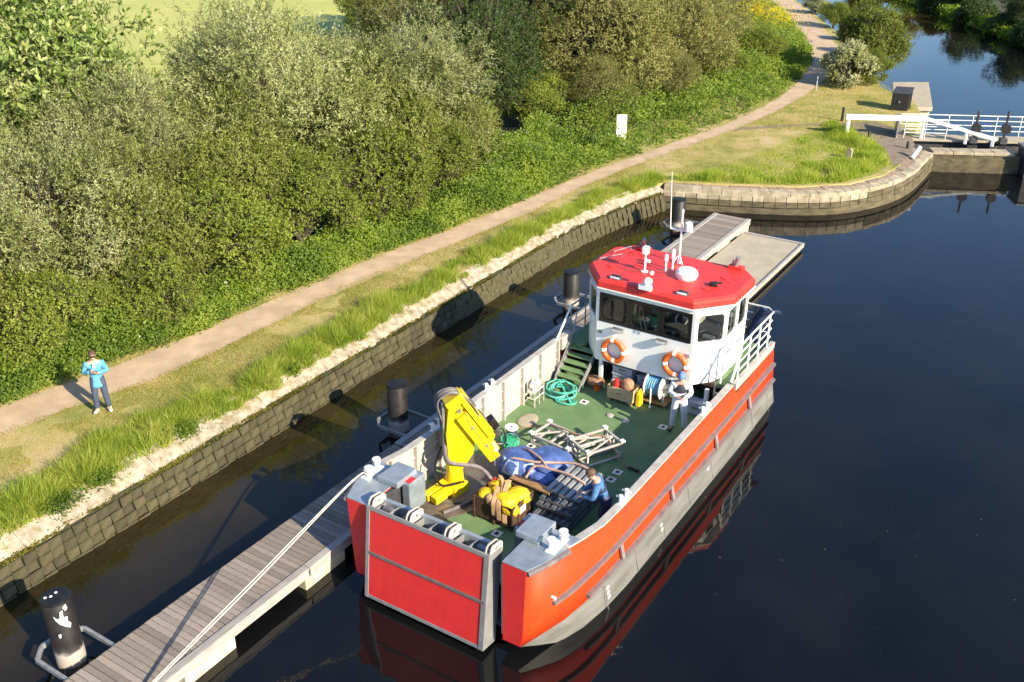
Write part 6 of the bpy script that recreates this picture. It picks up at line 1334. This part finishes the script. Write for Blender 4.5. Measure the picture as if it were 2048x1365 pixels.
# white flower heads scattered in the undergrowth
ii = rng.integers(0, n, 70); b = np.stack([x[ii], y[ii], GZ + hh[ii] * 1.05], 1); b = np.repeat(b, 7, 0) + rng.normal(size=(70 * 7, 3)) * .035; d = unit(rng, len(b))
mat('petal', (.75, .75, .70), .7)
stuff('flower_heads', leaf_mesh('flower_heads', b, d, np.full(len(b), .035), np.full(len(b), .03), rng, 'petal'), 'tiny white flower heads among the towpath weeds', 'flowers')
# tall grass on the bank edge
def blades(name, X, Y, H, Wd, mt, label, z0=GZ, lean=.55, leanx=.12):
    n = len(X); b = np.stack([X, Y, np.full(n, z0) if np.isscalar(z0) else z0], 1); d = rng.normal(size=(n, 3)) * lean; d[:, 2] = 1; d[:, 0] += leanx
    return stuff(name, leaf_mesh(name, b, d, H, Wd, rng, mt, bend=.35, tri=True), label, 'grass')
def sx_np(y): return np.where(y < 19, 0, np.maximum(0, (y - 19) / 7.3) ** 1.6 * 1.15)
n = 95000; y = np.where(rng.random(n) < .6, rng.uniform(-5, 9, n), rng.uniform(9, 27, n)); u = rng.beta(2.0, 1.7, n)
wdt = np.interp(y, [-5, 0, 4, 10, 27], [1.75, 1.6, 1.35, 1.2, .9]) * (1 + .22 * noise2(y, y * 0, 1.1, 8)); x = -8.56 + sx_np(y) - u * wdt + .13 * noise2(y, y * 0, 2.2, 9) + .08 * noise2(y, y * 0, 6, 19)
hh = (.12 + .30 * np.sin(np.pi * np.clip(u, 0, 1)) ** .7) * (1 + .38 * noise2(x, y, 2.4, 10)); hh = np.clip(hh * (1 + .3 * noise2(x, y, 7, 20)), .06, .75) * rng.uniform(.5, 1.25, n)
blades('tall_grass', x, y, hh, rng.uniform(.012, .026, n), 'tall_grass', 'tall green grass along the edge of the towpath bank', z0=GZ - .06)
# creeping plants hanging over the coping
for (yy, xx, w_) in ((-2.4, -8.75, .42), (-1.3, -8.8, .3), (1.2, -8.8, .28), (-4.6, -8.85, .4), (5.0, -8.78, .2)):
    n = 900; b = np.stack([xx + rng.normal(size=n) * w_ * .45 + .05, yy + rng.normal(size=n) * w_ * .6, GZ - .12 + rng.uniform(0, .30, n)], 1); d = rng.normal(size=(n, 3)); d[:, 0] += .6
    o = stuff('ivy_patch', leaf_mesh('ivy_patch', b, d, rng.uniform(.05, .09, n), rng.uniform(.03, .05, n), rng, 'weed_leaf'), 'leafy creepers hanging over the pale coping', 'creepers')
# moss and weeds on the wall
n = 30000; y = rng.uniform(-6, 26, n); v = np.where(rng.random(n) < .55, rng.normal(.69, .045, n), rng.uniform(-.02, .72, n)); keep = (noise2(y, v * 6, 2.0, 31) + noise2(y, v * 5, 7.0, 32) * .7 > np.where(v > .6, -.5, .35)); y = y[keep]; v = v[keep]; n = len(y)
b = np.stack([-8.36 + (.72 - v) * .35 + .045 + sx_np(y), y, v], 1); d = rng.normal(size=(n, 3)) * .6; d[:, 0] += .5; d[:, 2] += .3
stuff('wall_moss', leaf_mesh('wall_moss', b, d, rng.uniform(.02, .06, n), rng.uniform(.02, .045, n), rng, 'moss'), 'moss and small weeds growing on the towpath wall', 'moss')
# mown grass between path and tall grass
n = 120000; y = np.where(rng.random(n) < .55, rng.uniform(-5, 12, n), rng.uniform(12, 40, n)); px, pw_ = inside_path(None, y, 0)
x = px + pw_ / 2 - .05 + rng.uniform(0, 1, n) ** 1.1 * np.interp(y, [-5, 26, 30, 40], [2.2, 2.0, 5, 6]); keep = (noise2(x, y, 1.3, 12) + noise2(x, y, 4.5, 13) * .6 > -.75)
lim = np.interp(y, [-40, 20, 23, 26.6, 27.6, 28.9, 30.6, 34.6, 40], [-8.95, -8.95, -8.6, -7.6, -5.2, -2.6, -.9, .3, .3]); keep &= x < lim - .1; x = x[keep]; y = y[keep]
blades('mown_grass', x, y, rng.uniform(.02, .075, len(x)), rng.uniform(.008, .018, len(x)), 'mown_grass', 'short dry grass beside the towpath', lean=.8)
# grass on the point
n = 80000; y = rng.uniform(27, 41, n); x = rng.uniform(-8.5, 1.0, n); lim = np.interp(y, [26.6, 27.6, 28.9, 30.6, 32.6, 34.6, 37, 38.6, 41], [-7.6, -5.2, -2.6, -.7, .1, .3, -.6, -2.2, -4.2]) ; lo_ = np.interp(y, [27, 30, 34, 38, 41], [-7.6, -6.2, -5.4, -4.6, -4.6])
keep = (x < lim) & (x > lo_); x = x[keep]; y = y[keep]; edge = np.minimum(np.minimum(1, (lim[keep] - x) / .7), (x - lo_[keep]) / 1.5)
rim = np.exp(-((lim[keep] - x - .9) / .9) ** 2); hh = np.clip((.07 + .36 * rim + .10 * np.clip(noise2(x, y, .9, 16), 0, 1)) * np.clip(edge + .25, 0, 1) * (1 + .45 * noise2(x, y, 2.6, 15)), .04, .65) * rng.uniform(.5, 1.2, len(x))
blades('tall_grass', x, y, hh, rng.uniform(.016, .034, len(x)), 'tall_grass', 'tall green grass on the point before the lock')
n = 30000; y = rng.uniform(38, 56, n); px, pw_ = inside_path(None, y, 0); x = px + pw_ / 2 + rng.uniform(0, 6.5, n); keep = x < np.interp(y, [38, 42, 45.5, 48, 56], [-.4, -.2, -1.0, -2.2, -7]); x = x[keep]; y = y[keep]
blades('mown_grass', x, y, rng.uniform(.03, .10, len(x)), rng.uniform(.014, .028, len(x)), 'mown_grass', 'short dry grass above the lock', lean=.8)
# dead grass straggling over the coping and the path margins
n = 9000; y = rng.uniform(-6, 26, n); x = -8.75 + sx_np(y) - rng.uniform(-.28, .5, n); keep = noise2(x, y, 4, 41) > .1; x = x[keep]; y = y[keep]
blades('dry_grass', x, y, rng.uniform(.04, .16, len(x)), rng.uniform(.008, .02, len(x)), 'mown_grass', 'dead grass straggling over the coping', z0=.82 + np.clip((-8.4 + sx_np(y) - x) * .42, 0, .3), lean=1.0)
n = 14000; y = np.where(rng.random(n) < .5, rng.uniform(-5, 12, n), rng.uniform(12, 45, n)); px, pw_ = inside_path(None, y, 0); sd_ = np.where(rng.random(n) < .5, -1, 1); x = px + sd_ * (pw_ / 2 + rng.normal(size=n) * .11 + .10 * noise2(y, y * 0, 3, 42))
blades('path_margin_grass', x, y, rng.uniform(.02, .09, n), rng.uniform(.008, .02, n), 'mown_grass', 'worn grass fringing the path', z0=GZ + .008, lean=.9)
# pollen and leaf flecks floating on the canal
n = 200; x = np.where(rng.random(n) < .3, rng.uniform(-7.9, -4.7, n), rng.uniform(2.9, 16, n)); y = np.where(x < 0, rng.uniform(-8, 24, n), rng.uniform(-6, 30, n)); keep = noise2(x, y, .5, 44) > .0; x = x[keep]; y = y[keep]; n = len(x)
b = np.stack([x, y, np.full(n, .004)], 1); d = rng.normal(size=(n, 3)); d[:, 2] = 0
stuff('floating_flecks', leaf_mesh('floating_flecks', b, d, rng.uniform(.012, .04, n), rng.uniform(.01, .025, n), rng, 'mown_grass', bend=0.0, face=np.tile(np.array([0, 0, 30.0]), (n, 1))), 'pale flecks floating on the dark canal water', 'flecks')
# meadow left of the far path, with yellow flowers
n = 26000; y = rng.uniform(50, 90, n); px, pw_ = inside_path(None, y, 0); x = px - pw_ / 2 - rng.uniform(0, 9, n)
blades('meadow_grass', x, y, rng.uniform(.1, .45, n), rng.uniform(.03, .06, n), 'tall_grass', 'meadow grass left of the far path')
n = 9000; y = 72 + rng.normal(size=n) * 3.0; x = -20.5 + (72 - y) * .5 + rng.normal(size=n) * 1.6; b = np.stack([x, y, GZ + rng.uniform(.2, .9, n)], 1)
stuff('yellow_flowers', leaf_mesh('yellow_flowers', b, unit(rng, n), rng.uniform(.08, .14, n), rng.uniform(.06, .1, n), rng, 'rape_flower'), 'patch of yellow flowers left of the far path at the top', 'flowers')
n = 34000; t_ = rng.integers(0, 7, n); w_ = rng.random(n); fb = np.array(far_line[1:9]); q = fb[t_] * (1 - w_[:, None]) + fb[np.minimum(t_ + 1, 7)] * w_[:, None]; x = q[:, 0] + rng.uniform(-.8, 1.6, n); y = q[:, 1] + rng.uniform(-.7, 1.4, n)
b = np.stack([x, y, rng.uniform(.0, .9, n)], 1); d = rng.normal(size=(n, 3)); d[:, 2] = np.abs(d[:, 2])
stuff('far_bank_weeds', leaf_mesh('far_bank_weeds', b, d, rng.uniform(.2, .4, n), rng.uniform(.1, .2, n), rng, 'weed_leaf'), 'weeds and brambles lining the far bank', 'weeds')
# white marker posts by the path bend
for (x, y, lab) in ((-7.35, 47.6, 'nearer thin white marker post by the path bend'), (-7.9, 51.8, 'farther thin white marker post by the path bend')):
    t = thing('marker_post', lab, 'post', (x, y, GZ), 'white marker posts'); MB().lathe([(.03, -.05), (.03, .8), (.02, .84)], (x, y, GZ), 10).build('shaft', 'crate_grey', t); MB().lathe([(.032, .6), (.032, .68)], (x, y, GZ), 10).build('band', 'dark_metal', t)
